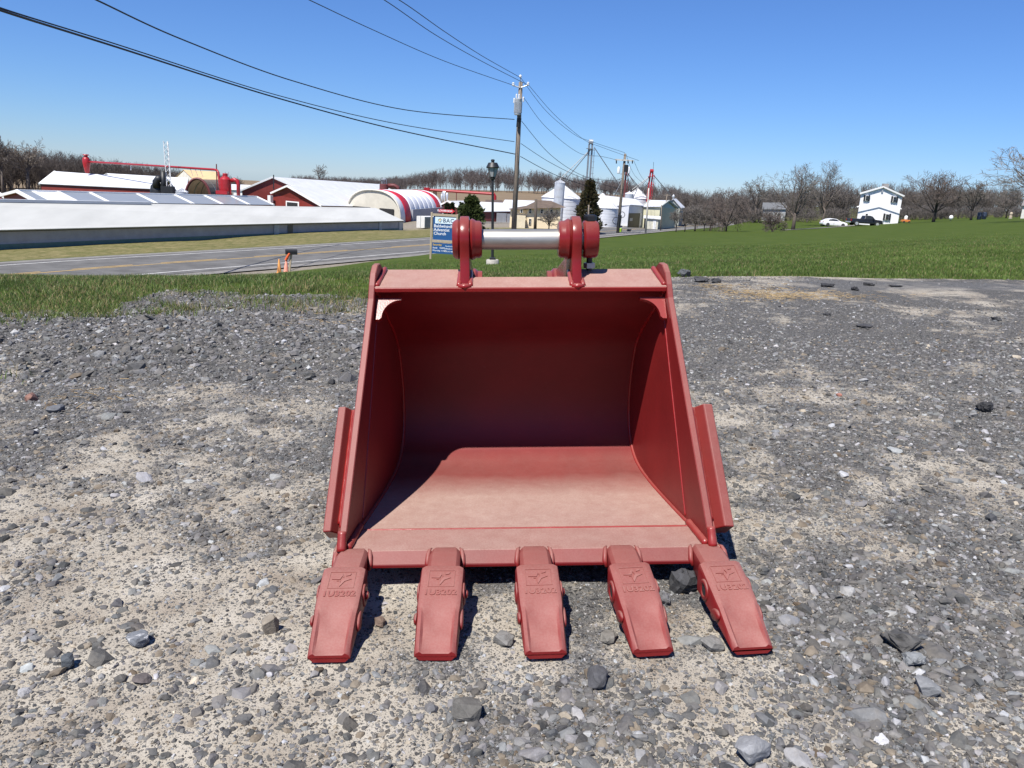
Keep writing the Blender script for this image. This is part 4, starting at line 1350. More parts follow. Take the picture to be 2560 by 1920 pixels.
# --- white fabric building with red bands
FL, FR = P(866, 548, 130), P(1001, 552, 124)
ext = P(1108, 540, 152) - FR
ext.z = 0
apz = P(931, 475, 127).z
zb = -6.6
fb = empty('fabric_building', ((FL + FR) / 2 + ext / 2) * 1.0, 0, 'white arched fabric building with two red bands', 'building')
def arch(t, grow=0.0, n=20):
    out = []
    for k in range(n + 1):
        a = math.pi * k / n
        u = .5 - .5 * math.copysign(abs(math.cos(a)) ** .85, math.cos(a))
        z = zb + (apz - zb) * (math.sin(a) ** .62)
        p = FL.lerp(FR, 1 - u if False else u) + ext * t
        c_ = (FL + FR) / 2 + ext * t
        q = Vector((p.x, p.y, z))
        cc = Vector((c_.x, c_.y, zb))
        out.append(cc + (q - cc) * (1 + grow))
    return out
segs = [(0.0, .10, m_fabric), (.10, .22, m_fabred)] + [(.22 + .62 * i / 6, .22 + .62 * (i + 1) / 6, m_fabric) for i in range(6)] + [(.84, .95, m_fabred), (.95, 1.0, m_fabric)]
for (t0, t1, m_) in segs:
    mb = MB()
    rows = [arch(t0 + (t1 - t0) * s, g) for s, g in ((0, .0), (.15, .012), (.5, .02), (.85, .012), (1, 0))]
    mb.loft(rows, cap=False, closed=False)
    o = part(fb, mb, 'cover_bay', m_, smooth=True, fix=False)
    sd_ = o.modifiers.new('thickness', 'SOLIDIFY'); sd_.thickness = .04
for t in (0.0, 1.0):
    mb = MB(); f = arch(t, -.01); tv = ext.normalized() * .1
    mb.prism([p + tv * 1.5 for p in f], [p + tv * 2.5 for p in f] if t == 0 else [p - tv * 2.5 for p in f]); part(fb, mb, 'end_wall', m_fend)
mb = MB(); mb.tube(arch(0, .0), .16, 6); part(fb, mb, 'arch_rim', m_fend)
def fpt(u, z): 
    p = FL.lerp(FR, u); return Vector((p.x, p.y, z))
wallbox(fb, FL, FR, .62, .88, zb, P(960, 521, 126).z, 'doorway', m_dark, .0)
wallbox(fb, FL, FR, .08, .45, zb, P(900, 516, 129).z, 'doorway', m_dark, .0)
s0 = arch(0, .012)[-1]
mb = MB()
skz = P(1010, 526, 124).z
q = [Vector((FR.x, FR.y, zb)) + ext * .22, Vector((FR.x, FR.y, zb)) + ext, Vector((FR.x, FR.y, skz)) + ext, Vector((FR.x, FR.y, skz)) + ext * .22]
sdn = Vector((ext.y, -ext.x, 0)).normalized()
mb.prism([p + sdn * .25 for p in q], [p + sdn * .05 for p in q]); part(fb, mb, 'side_skirt', mat('grey_skirt', (.34, .36, .40), .6))

# --- middle farm buildings
r0, r1 = P(1120, 503, 150), P(1180, 502, 172)
e0 = P(1149, 521, 147)
barn('small_red_barn', 'small red gable barn with white roof behind the church sign', 'barn', e0, e0 + (r1 - r0), r0, r1, -8, m_dark_red, m_white_roof, P(1097, 514, 152), None, trim=m_trim)
dk, _w = barn('dock_building', 'white roofed warehouse with maroon wall and loading doors', 'building', P(1196, 530, 124), P(1290, 529, 128), P(1190, 505, 131), P(1284, 509, 135), -6.6, m_dark_red, m_white_roof)
a, b_ = P(1200, 540, 124), P(1290, 540, 128)
wallbox(dk, a, b_, .45, .72, -6.6, P(1250, 533, 125).z, 'loading_door', mat('grey_dock_door', (.36, .37, .38), .6), .1)
wallbox(dk, a, b_, .74, .96, -6.6, P(1250, 534, 125).z, 'loading_door', mat('grey_dock_door', (.36, .37, .38), .6), .1)
wallbox(dk, a, b_, -.02, 1.0, -7, P(1250, 556, 125).z, 'dock_base', m_conc, .5, th=.6)
barn('far_white_shed', 'long white roof showing above the cream house', 'shed', P(1250, 519, 152), P(1345, 519, 156), P(1262, 500, 158), P(1352, 503, 162), -8, m_trim, m_white_roof)
barn('brown_lean_shed', 'low dark brown shed left of the long white roof', 'shed', P(1212, 512, 165), P(1258, 512, 165), P(1214, 500, 169), P(1256, 501, 169), -8, m_blk, mat('brown_metal', (.10, .07, .055), .7))

# --- cream house with hipped brown roof
a = P(1279, 520, 106); b_ = P(1414, 519, 106)
hz = -6.4
ch = empty('cream_house', ((a.x + b_.x) / 2, 108, hz), 0, 'cream two storey house with brown hipped roof beside the silver hopper', 'house')
wl0, wl1 = P(1318, 519, 106), P(1402, 518, 106)
mb = MB(); mb.prism([Vector((wl0.x, 106, hz)), Vector((wl1.x, 106, hz)), Vector((wl1.x, 106, wl1.z)), Vector((wl0.x, 106, wl0.z))],
                    [Vector((wl0.x, 111, hz)), Vector((wl1.x, 111, hz)), Vector((wl1.x, 111, wl1.z)), Vector((wl0.x, 111, wl0.z))]); part(ch, mb, 'wall', m_cream)
rz_ = P(1360, 501, 108.5).z
ra, rb2 = P(1345, 501, 108.5), P(1378, 501, 108.5)
ra.z = rb2.z = rz_
c0, c1 = P(1308, 522, 105.4), P(1416, 519, 105.4)
q0, q1 = Vector((c0.x, 111.5, c0.z)), Vector((c1.x, 111.5, c1.z))
mb = MB(); mb.add([c0, c1, q1, q0, ra, rb2], [(0, 1, 5, 4), (1, 2, 5), (2, 3, 4, 5), (3, 0, 4), (0, 3, 2, 1)]); part(ch, mb, 'roof', m_brown_roof)
wg0, wg1 = P(1276, 524, 106.2), P(1318, 524, 106.2)
mb = MB(); mb.prism([Vector((wg0.x, 106.3, hz)), Vector((wg1.x, 106.3, hz)), Vector((wg1.x, 106.3, wg1.z)), Vector((wg0.x, 106.3, wg0.z))],
                    [Vector((wg0.x, 110, hz)), Vector((wg1.x, 110, hz)), Vector((wg1.x, 110, wg1.z)), Vector((wg0.x, 110, wg0.z))]); part(ch, mb, 'wing', m_cream)
w0_, w1_ = P(1272, 524, 105.8), P(1320, 523, 105.8)
mb = MB(); mb.prism([w0_, w1_, P(1322, 514, 108)], [w0_ + Vector((0, 4.5, 0)), w1_ + Vector((0, 4.5, 0)), P(1322, 514, 108) + Vector((0, 1.5, 0))]); part(ch, mb, 'wing_roof', m_brown_roof)
for x0, x1, y0, y1 in ((1300, 1307.5, 523.5, 532), (1321.5, 1329, 521.5, 534), (1351, 1358, 523.5, 534), (1375, 1382, 524, 536), (1296, 1302, 545, 562), (1321, 1328, 546, 561)):
    p0, p1 = P(x0, y1, 106), P(x1, y0, 106)
    f = MB().box(((p0.x + p1.x) / 2, 105.95, (p0.z + p1.z) / 2), (p1.x - p0.x, .12, p1.z - p0.z))
    fo = part(ch, f, 'window', m_trim)
    hzz = (p1.z - p0.z)
    for s in (-1, 1):
        f = MB().box(((p0.x + p1.x) / 2, 105.90, (p0.z + p1.z) / 2 + s * hzz * .235), ((p1.x - p0.x) * .72, .08, hzz * .40))
        part(ch, f, 'pane', m_glass, fo)
p0, p1 = P(1286, 572, 105), P(1314, 540, 105)
part(ch, MB().box(((p0.x + p1.x) / 2, 105.4, (hz + p1.z) / 2), (p1.x - p0.x, 1.2, p1.z - hz)), 'porch', mat('pale_porch', (.66, .58, .42), .7))

# --- grain bins
def bin_(name, label, cx, Y, rpx, y_eave, y_apex, ybase, mw=m_whiteb, mr=m_binroof, cat='grain bin', rings=8):
    c = P(cx, y_eave, Y)
    r = rpx * Y / F
    zb_ = P(cx, ybase, Y).z - .3
    za = P(cx, y_apex, Y).z
    root = empty(name, (c.x, c.y, zb_), 0, label, cat)
    n = 36
    h_ = c.z - zb_
    for k in range(rings):
        z0 = h_ * k / rings; z1 = h_ * (k + 1) / rings
        mb = MB().lathe([(r, z0), (r * 1.006, z0 + .02), (r * 1.006, (z0 + z1) / 2), (r, z1)], n, None, (0, 0, 0), cap=False)
        o = mb.build('wall_ring', mw, root); auto_smooth(o, 30)
    mb = MB().lathe([(r * 1.04, h_ - .02), (r * 1.04, h_), (r * .10, za - zb_), (r * .08, za - zb_ + .15), (.02, za - zb_ + .2)], n)
    rf = mb.build('roof', mr, root)
    for k in range(18):
        a = 2 * math.pi * k / 18
        d = Vector((math.cos(a), math.sin(a), 0))
        mb = MB().span(d * r * 1.03 + Vector((0, 0, h_ + .03)), d * r * .1 + Vector((0, 0, za - zb_ + .03)), .07, .06)
        mb.build('roof_rib', mr, rf)
    return root
bin_('grain_bin', 'large white grain bin behind the slender silver hopper', 1404, 138, 48, 495, 463, 566)
bin_('grain_bin', 'white grain bin with streaked cone roof in front of the white mill', 1504, 118, 41, 519, 486, 571)
bin_('grain_bin', 'small topped grain bin rising behind the white mill roof', 1592, 146, 31, 496, 473, 560)
bin_('hopper_bin', 'slender silver hopper tower in front of the large bin', 1400, 129, 12.5, 457, 450, 566, m_galvb, m_galvb, 'hopper', 6)
bin_('hopper_bin', 'short white hopper between white mill roof and small bin', 1573, 141, 11, 485, 480, 545, m_galvb, m_whiteb, 'hopper', 4)
bin_('hopper_bin', 'little grey hopper with red vane in front of arched shelter', 455, 104, 14, 480, 472, 505, m_galvb, m_galvb, 'hopper', 3)

# --- white mill with dark door, yellow feed shed
p = [P(1500, 518, 126), P(1573, 514, 119), P(1606, 516, 124), P(1560, 500, 138)]
mz = -6.6
mill = empty('white_mill', (p[1].x, p[1].y, mz), 0, 'tall white mill shed with a dark roll up door', 'building')
ridge0, ridge1 = P(1512, 490, 130), P(1590, 499, 136)
mb = MB()
f = [p[0], p[1], p[2]]
mb.prism([Vector((v.x, v.y, mz)) for v in (p[0], p[1], p[2], p[3])], p)
part(mill, mb, 'wall', mat('white_mill_siding', (.62, .64, .68), .55, var=.05))
mb = MB(); mb.plate([p[0] + Vector((-.2, -.2, .05)), p[1] + Vector((.1, -.3, .05)), p[2] + Vector((.2, -.1, .05)), ridge1, ridge0], .1, (0, 0, 1)); part(mill, mb, 'roof', m_white_roof)
wallbox(mill, p[1], p[2], .02, .86, mz, P(1585, 533, 121).z, 'door', m_blk, .06)
wallbox(mill, p[1], p[2], .10, .30, P(1585, 552, 121).z, P(1585, 545, 121).z, 'pane', mat('door_light', (.3, .33, .36), .3), .09)
wallbox(mill, p[0], p[1], .6, 1.0, mz - .5, P(1560, 564, 120).z, 'dock_block', m_conc, .6, th=.6)
e0, e1, r0, r1 = P(1603, 518, 124), P(1653, 517, 121), P(1625, 501, 134), P(1673, 502, 130)
ys, _w = barn('yellow_feed_shed', 'pale yellow feed shed with white roof right of the mill', 'building', e0, e1, r0, r1, -6.6, m_yellow, m_white_roof, None, P(1695, 521, 137), trim=m_sage)
an = empty('shed_annex', (P(1630, 566, 119).x, 119, -6.6), 0, 'low cream lean to against the yellow feed shed', 'shed')
a0, a1, a2, a3 = P(1611, 546, 119), P(1646, 549, 119), P(1649, 543, 121), P(1613, 541, 121)
mb = MB().prism([Vector((v.x, v.y, -6.6)) for v in (a0, a1, a2, a3)], [a0, a1, a2, a3]); part(an, mb, 'wall', mat('annex_cream', (.6, .58, .48), .7))
mb = MB().plate([a0 + Vector((-.2, -.2, .02)), a1 + Vector((.3, -.2, .02)), a2 + Vector((.2, 0, .05)), a3 + Vector((-.2, 0, .05))], .1, (0, 0, 1)); part(an, mb, 'roof', m_white_roof)
wallbox(an, a0, a1, .65, .85, -6.6, P(1640, 551, 119).z, 'door', m_trim, .05)
wallbox(an, a0, a1, .0, .12, -6.6, P(1640, 549, 119).z, 'doorway', m_dark, .05)
fw, _w = barn('far_white_gable', 'far white gable with small finial behind the yellow shed', 'shed', P(1703, 521, 150), P(1712, 519, 165), P(1683, 498, 150), P(1690, 497, 165), -6, m_sage, m_white_roof)
mb = MB().lathe([(.12, 0), (.12, .3), (.25, .4), (.25, .6), (.02, .9)], 10, None, P(1683, 498, 150.2)); part(fw, mb, 'finial', m_galvb)

# --- white house on the rise
LB, RB, LE, RE = P(2140, 550, 140), P(2245, 561, 140), P(2149, 484, 140), P(2260, 491, 140)
AP = P(2206, 467, 140)
zb = min(LB.z, RB.z) - .4
RE.x = LE.x + (RB.x - LB.x) + .35; LE.x -= .0
hx0, hx1 = LE.x, RE.x
mid = Vector(((hx0 + hx1) / 2, 140, AP.z))
LE.z = RE.z = (LE.z + RE.z) / 2
dv = Vector((4.15, 9.5, 0))
wh, _w = barn('white_house', 'white two storey gabled house with black shutters on the rise', 'house', RE, RE + dv, mid, mid + dv, zb, mat('white_vinyl_siding', (.84, .84, .85), .6, var=.03), mat('grey_shingles', (.16, .16, .165), .9, var=.2), LE, LE + dv, trim=m_trim)
def hp(zx, zy):
    """house picture coordinates (enlargement) to wall point"""
    px, py = 2040 + zx * .14466, 420 + zy * .14466
    return P(px, py, 139.8)
m_shut = mat('black_shutters', (.018, .02, .022), .6)
def hwin(x0, x1, y0, y1, sh=()):
    a, b_ = hp(x0, y1), hp(x1, y0)
    xm, zm = (a.x + b_.x) / 2, (a.z + b_.z) / 2
    w_, h_ = abs(b_.x - a.x) - .0, b_.z - a.z
    f = part(wh, MB().box((xm, 140.1, zm), (w_ * 1.15, .2, h_ * 1.1)), 'window', m_trim)
    for s in (-1, 1):
        part(wh, MB().box((xm, 139.98, zm + s * h_ * .25), (w_ * .95, .1, h_ * .44)), 'pane', m_glass, f)
    for s in sh:
        part(wh, MB().box((xm + s * w_ * .92, 140.1, zm), (w_ * .42, .22, h_ * 1.22)), 'shutter', m_shut)
hwin(862, 920, 480, 562, (-1, 1)); hwin(1338, 1402, 500, 587, (-1, 1)); hwin(1205, 1275, 800, 890, (-1, 1)); hwin(862, 905, 790, 842)
mb = MB()
pl, pm, pr_ = P(2142, 516, 139.7), P(2199, 503, 139.7), P(2254, 521, 139.7)
for a, b_ in ((pl, pm), (pm, pr_)):
    mb = MB(); n_ = Vector((0, -.5, 0))
    mb.prism([a, b_, b_ + Vector((0, -.07, -.06)), a + Vector((0, -.07, -.06))], [v + Vector((0, 0, -.12)) for v in (a, b_, b_ + Vector((0, -.07, -.06)), a + Vector((0, -.07, -.06)))])
    part(wh, mb, 'pent_roof', m_trim)
part(wh, MB().box((mid.x, 140.15, AP.z - .75), (.28, .16, .45)), 'gable_vent', m_gray_metal)
part(wh, MB().box((mid.x + 3.6, 147, AP.z + .2), (.9, .9, 1.1)), 'chimney', mat('chimney_block', (.34, .32, .30), .9))
part(wh, MB().box((hp(1150, 985).x, 139.1, hp(1150, 985).z - .2), (3.2, 1.6, .55)), 'porch_deck', m_trim)

gr, _w = barn('grey_house', 'small grey house half hidden behind the bare trees', 'house', P(1905, 524, 182), P(1968, 524, 182), P(1907, 507, 187), P(1966, 507, 187), -7, mat('grey_house_siding', (.42, .44, .45), .7), mat('dark_grey_roof', (.13, .135, .14), .9))
a, b_ = P(1905, 530, 182), P(1968, 530, 182)
window(gr, a, b_, .25, .38, P(1920, 539, 182).z, P(1920, 531, 182).z); window(gr, a, b_, .62, .75, P(1920, 539, 182).z, P(1920, 531, 182).z)
barn('white_cottage', 'pale cottage corner at the right edge of the picture', 'house', P(2553, 515, 115), P(2640, 515, 115), P(2560, 500, 120), P(2640, 500, 120), -1, mat('pale_cottage_siding', (.7, .68, .62), .7), mat('cottage_roof', (.2, .19, .18), .9))

# ------------------------------------------------------------------ farm machinery
Z3 = Vector((0, 0, 1))
def tarp_mat():
    m, nt, b = nodes_of('tan_tarp')
    c = ramp(nt, noise(nt, .8, 4, .6, objvec(nt)), [(0.3, (.34, .29, .23)), (0.7, (.44, .38, .31))])
    L(nt, c, b.inputs['Base Color']); b.inputs['Roughness'].default_value = .7
    tr = N(nt, 'ShaderNodeBsdfTranslucent'); L(nt, c, tr.inputs[0])
    mx = N(nt, 'ShaderNodeMixShader'); mx.inputs[0].default_value = .55
    L(nt, b.outputs[0], mx.inputs[1]); L(nt, tr.outputs[0], mx.inputs[2])
    L(nt, mx.outputs[0], [n for n in nt.nodes if n.type == 'OUTPUT_MATERIAL'][0].inputs[0])
    return m
# arched shelter
c0, c1 = P(462, 490, 128), P(530, 492, 128)
tz = P(494, 448, 128).z
as_ = empty('arched_shelter', ((c0.x + c1.x) / 2, 128, -8), 0, 'small arched shelter with dark red rim and open front', 'shelter')
def arc2(y, grow=1.0, n=16):
    o = []
    for k in range(n + 1):
        a = math.pi * k / n
        o.append(Vector(((c0.x + c1.x) / 2 - math.cos(a) * (c1.x - c0.x) / 2 * grow, y, -6 + (tz + 6) * math.sin(a) ** .8 * grow)))
    return o
mb = MB().loft([arc2(128), arc2(138)], cap=False, closed=False); o = part(as_, mb, 'cover', tarp_mat(), fix=False)
o.modifiers.new('thickness', 'SOLIDIFY').thickness = .06
mb = MB().tube(arc2(127.9, 1.02), .22, 6); part(as_, mb, 'front_rim', m_dark_red)
for t in (.3, .6):
    mb = MB().tube(arc2(128 + 10 * t, .98), .1, 5); part(as_, mb, 'hoop', m_gray_metal)
part(as_, MB().box(((c0.x + c1.x) / 2, 137.9, -5.5), (c1.x - c0.x, .1, 5)), 'back_wall', mat('shelter_back', (.28, .25, .22), .8))

# long red transfer duct with cyclone
cy = P(218, 430, 124)
du = empty('transfer_duct', (cy.x, cy.y, cy.z - 1), 0, 'long red overhead duct with cyclone head above the red barn', 'duct')
k = 124 / F
mb = MB().lathe([(3 * k, -3 * k), (5 * k, 0), (8.5 * k, 20 * k), (8.5 * k, 30 * k), (6 * k, 34 * k), (4 * k, 35 * k), (4 * k, 38 * k), (7 * k, 39 * k), (6 * k, 41 * k)], 18, None, cy); o = part(du, mb, 'cyclone', m_red_eq); auto_smooth(o, 40)
mb = MB().tube([P(222, 405, 124), P(232, 405, 123), P(460, 419, 108), P(536, 424, 103), P(543, 426, 102.6), P(546, 431, 102.4), P(549, 460, 102.3), P(551, 489, 102.2)], .14, 8); part(du, mb, 'pipe', m_red_eq, smooth=True)
mb = MB().tube([P(541, 410, 103), P(543, 490, 103)], .07, 6); part(du, mb, 'mast', m_dark_red)
for t in (.55, .7, .85):
    q = P(460, 419, 108).lerp(P(536, 424, 103), t * 1.1 - .4)
    part(du, MB().tube([q, q + Vector((.35, 0, -1.0))], .03, 5), 'brace', m_gray_metal)
part(du, MB().box(P(327, 420, 117), (.1, .1, .6)), 'hanger', m_trim)

# red dust collector
dc0 = P(565, 495, 101); k = 101 / F
dc = empty('dust_collector', (dc0.x, dc0.y, dc0.z - 1.5), 0, 'bright red dust collector drum with curved fan duct', 'machine')
mb = MB().lathe([(10 * k, 0), (13 * k, 10 * k), (13.5 * k, 44 * k), (9 * k, 49 * k), (6 * k, 51 * k), (6 * k, 57 * k), (5 * k, 58 * k)], 20, None, dc0); o = part(dc, mb, 'drum', m_red_eq); auto_smooth(o, 40)
mb = MB().tube([P(578, 452, 101), P(586, 449, 101), P(593, 452, 101), P(596, 462, 101), P(596, 495, 101)], [4.5 * k, 5 * k, 5 * k, 4.5 * k, 4 * k], 10); part(dc, mb, 'fan_duct', m_red_eq, smooth=True)
for px in (553, 560, 570, 577):
    part(dc, MB().tube([P(px, 500, 100.5) - Z3 * 4, P(px, 470, 100.5)], .06, 5), 'leg', m_red_eq)
for px in (563, 571):
    part(dc, MB().tube([P(px, 440, 101), P(px, 430, 101)], .05, 5), 'vent_stub', m_gray_metal)
part(dc, MB().box(P(556, 481, 100.2), (1.4, .8, .4)), 'motor_deck', m_red_eq)

# white lattice mast
lm0, lm1 = P(423, 470, 107), P(414, 353, 107)
lm = empty('lattice_mast', (lm0.x, lm0.y, lm0.z - 2), 0, 'white lattice mast standing above the red barn', 'mast')
wv = .3
up = (lm1 - lm0)
offs = [Vector((-wv, 0, 0)), Vector((wv, 0, 0)), Vector((0, wv * 1.5, 0))]
for o_ in offs: part(lm, MB().tube([lm0 + o_ - up.normalized() * 5, lm1 + o_], .05, 5), 'leg', m_trim)
mb = MB()
nseg = 9
for i in range(nseg):
    for j in range(3):
        a = lm0 + up * (i / nseg) + offs[j]; b_ = lm0 + up * ((i + 1) / nseg) + offs[(j + 1) % 3]
        mb.tube([a, b_], .028, 4)
part(lm, mb, 'lacing', m_trim)['kind'] = 'stuff'

# black furnace stack
fs0 = P(400, 487, 107.5); k = 107.5 / F
fs = empty('black_furnace', (fs0.x, fs0.y, fs0.z - 1), 0, 'black boiler body with elbowed chimney stack by the red barn', 'boiler')
o = part(fs, MB().lathe([(17 * k, -70 * k), (17 * k, 8 * k), (15 * k, 20 * k), (10 * k, 26 * k)], 16, None, fs0 + Vector((-.3, 0, 0))), 'body', m_blk); auto_smooth(o, 40)
part(fs, MB().tube([P(392, 470, 107), P(391, 454, 107), P(396, 447, 107), P(405, 448, 107)], [9 * k, 9 * k, 9 * k, 8 * k], 12), 'elbow', m_blk, smooth=True)
part(fs, MB().tube([P(409, 485, 107), P(408, 429, 107)], 6.2 * k, 14), 'stack', m_blk, smooth=True)
part(fs, MB().box(P(420, 478, 106.5), (1.6, .8, 1.3)), 'fan_box', m_blk)

# second red duct over the middle farm
d0 = P(1065, 470, 186)
d2 = empty('red_conveyor', (d0.x, d0.y, -7), 0, 'red overhead conveyor crossing behind the small red barn', 'conveyor')
part(d2, MB().tube([P(1062, 474, 186), P(1236, 485, 182), P(1238, 490, 182), P(1238, 512, 182)], .3, 8), 'pipe', m_red_eq)
part(d2, MB().box(P(1067, 477, 185.8), (1.3, 1.0, 1.5)), 'head_box', m_red_eq)
for px in (1085, 1090, 1141, 1176): part(d2, MB().tube([P(px, 476, 186), P(px, 535, 186)], .18 if px < 1100 else .1, 6), 'post', m_dark_red)
sc0 = P(1111, 508, 158)
sv = empty('silver_cyclones', (sc0.x, sc0.y, sc0.z - 2), 0, 'cluster of silver cyclones above the small red barn roof', 'machine')
for i, (px, h_) in enumerate(((1104, 20), (1110, 26), (1117, 23))):
    kk = 158 / F
    part(sv, MB().lathe([(1 * kk, 0), (2.6 * kk, h_ * .5 * kk), (2.8 * kk, h_ * kk), (1 * kk, (h_ + 2) * kk)], 10, None, P(px, 508, 158)), 'cyclone', m_galvb, smooth=True)
part(sv, MB().tube([P(1104, 487, 158), P(1108, 479, 158), P(1114, 480, 158)], .15, 6), 'link_pipe', m_galvb)
# red fan house on the big barn roof
rf0 = P(960, 474, 160); k = 160 / F
rf_ = empty('roof_fan', (rf0.x, rf0.y, rf0.z - 1), 0, 'red fan housing with pipe cage behind the white fabric arch', 'machine')
o = part(rf_, MB().lathe([(11 * k, -8 * k), (11 * k, 12 * k), (9 * k, 13 * k)], 18, None, rf0), 'drum', m_dark_red); auto_smooth(o, 40)
part(rf_, MB().tube([P(970, 464, 160), P(985, 464, 160), P(994, 468, 160), P(996, 482, 160)], 5 * k, 10), 'elbow', m_dark_red, smooth=True)
for px in (955, 960, 966): part(rf_, MB().tube([P(px, 463, 160), P(px, 449, 160)], .07, 5), 'cage_bar', m_gray_metal)
part(rf_, MB().lathe([(7 * k, 0), (7 * k, 1.5 * k), (1 * k, 3 * k)], 12, None, P(960, 449, 160)), 'rain_cap', m_gray_metal)

# grain legs
def grain_leg(label, base, top, m, w, head, spouts):
    root = empty('grain_elevator', tuple(base), 0, label, 'elevator')
    d = (top - base)
    for s in (-1, 1):
        part(root, MB().span(base + Vector((s * w, 0, 0)), top + Vector((s * w, 0, 0)), w * 1.1, w * 1.1, up=(0, 1, 0)), 'casing', m)
    lad = part(root, MB().span(base + Vector((w * 2.6, 0, 0)), top * .97 + base * .03 + Vector((w * 2.6, 0, 0)), w * .3, w * .5, up=(0, 1, 0)), 'ladder_rail', m)
    n = int(d.length / .9)
    for i in range(2, n):
        q = base + d * (i / n)
        part(root, MB().box(q + Vector((w * 2.3, -.05, 0)), (w * 1.8, .05, .06)), 'rung', m, lad)
    o = part(root, MB().lathe([(.05, -w * 1.6), (w * 1.5, -w * 1.3), (w * 1.5, w * 1.3), (.05, w * 1.6)], 14, Matrix.Rotation(math.pi / 2, 3, 'Y'), top + Vector((0, 0, w * 1.4))), 'head', head); auto_smooth(o, 40)
    part(root, MB().box(top + Vector((-.1, -.2, -w * 3)), (w * 4.6, w * 3.5, .07)), 'platform', m)
    for a, b_ in spouts: part(root, MB().tube([a, b_], .065, 6), 'spout', mat('spout_steel', (.24, .25, .26), .5, .4))
    return root
gl_top = P(1477, 360, 131)
grain_leg('tall grey grain leg with ladder, highest of the three', P(1462, 576, 131), gl_top, mat('leg_grey_steel', (.20, .225, .25), .5, .3), .25, m_gray_metal,
          [(P(1478, 372, 131), P(1400, 448, 130)), (P(1477, 374, 130.8), P(1410, 455, 134)), (P(1486, 369, 131), P(1543, 455, 136)), (P(1543, 455, 136), P(1556, 484, 139)),
           (P(1495, 444, 118), P(1500, 484, 118))])
grain_leg('dark red grain leg half hidden behind the crossarm pole', P(1550, 572, 141), P(1562, 424, 141), m_dark_red, .26, m_blk,
          [(P(1566, 432, 141), P(1580, 478, 143)), (P(1566, 430, 141), P(1622, 498, 143)), (P(1556, 450, 141), P(1534, 491, 140)), (P(1570, 432, 141), P(1594, 474, 146))])
grain_leg('red headed grain leg right of the mill', P(1611, 572, 143), P(1629, 432, 143), m_red_eq, .22, m_red_eq,
          [(P(1625, 440, 143), P(1560, 490, 143)), (P(1627, 440, 143), P(1570, 492, 143)), (P(1634, 438, 143), P(1680, 492, 150)), (P(1622, 455, 143), P(1600, 492, 146))])
part(bpy.data.objects['grain_elevator.002'], MB().tube([P(1633, 426, 143), P(1634, 405, 143)], .03, 4), 'antenna', m_blk)

# ------------------------------------------------------------------ poles and wires
def pole(label, base, top, r0=.16, r1=.10, m=m_wood, name='utility_pole'):
    root = empty(name, tuple(base), 0, label, 'pole')
    part(root, MB().tube([base - Z3 * .4, base.lerp(top, .5), top], [r0, (r0 + r1) / 2, r1], 12), 'shaft', m, smooth=True)
    return root
pb = P(1285, 573, 70); pb.z = gz(pb.x, pb.y)
p1t = P(1302, 205, 70)
k = 70 / F
pole1 = pole('wooden utility pole with grey transformer rising behind the hinge pin', pb, p1t, .24, .17)
tr_c = P(1294, 288, 69.4)
o = part(pole1, MB().lathe([(6 * k, 0), (8.3 * k, 1 * k), (8.5 * k, 32 * k), (8.8 * k, 33 * k), (8.8 * k, 36 * k), (4 * k, 38 * k)], 18, None, tr_c), 'transformer', m_gray_metal); auto_smooth(o, 40)
for i in range(10):
    a = math.pi * (i + .5) / 10 + math.pi
    part(pole1, MB().box(tr_c + Vector((math.cos(a) * 9 * k, math.sin(a) * 9 * k, 17 * k)), (.04, .06, 24 * k)), 'cooling_fin', m_gray_metal, o)
for dx in (-5, 1): part(pole1, MB().lathe([(.03, 0), (.07, .05), (.07, .3), (.03, .36)], 8, None, tr_c + Vector((dx * k, 0, 37 * k))), 'bushing', m_porc, o)
for (ax, ay), (bx_, by) in (((1300, 219), (1283, 214)), ((1302, 219), (1320, 213))):
    part(pole1, MB().tube([P(ax, ay, 69.8), P(bx_, by, 69.8)], .05, 6), 'insulator_arm', m_gray_metal)
    part(pole1, MB().lathe([(.03, -.05), (.12, 0), (.12, .1), (.08, .14), (.12, .18), (.05, .26)], 10, None, P(bx_, by, 69.8)), 'insulator', m_porc)
part(pole1, MB().tube([p1t, P(1301, 193, 70)], .05, 6), 'top_pin', m_gray_metal)
part(pole1, MB().lathe([(.03, -.05), (.12, 0), (.12, .12), (.05, .2)], 10, None, P(1301, 193, 70)), 'insulator', m_porc)
for px, py in ((1308, 255), (1285, 258)): part(pole1, MB().lathe([(.04, 0), (.07, .03), (.07, .35), (.03, .42)], 8, None, P(px, py, 69.4)), 'cutout', m_porc)
part(pole1, MB().tube([P(1298, 295, 69.6), P(1296, 318, 69.65)], .2, 10), 'dark_wrap', m_blk)

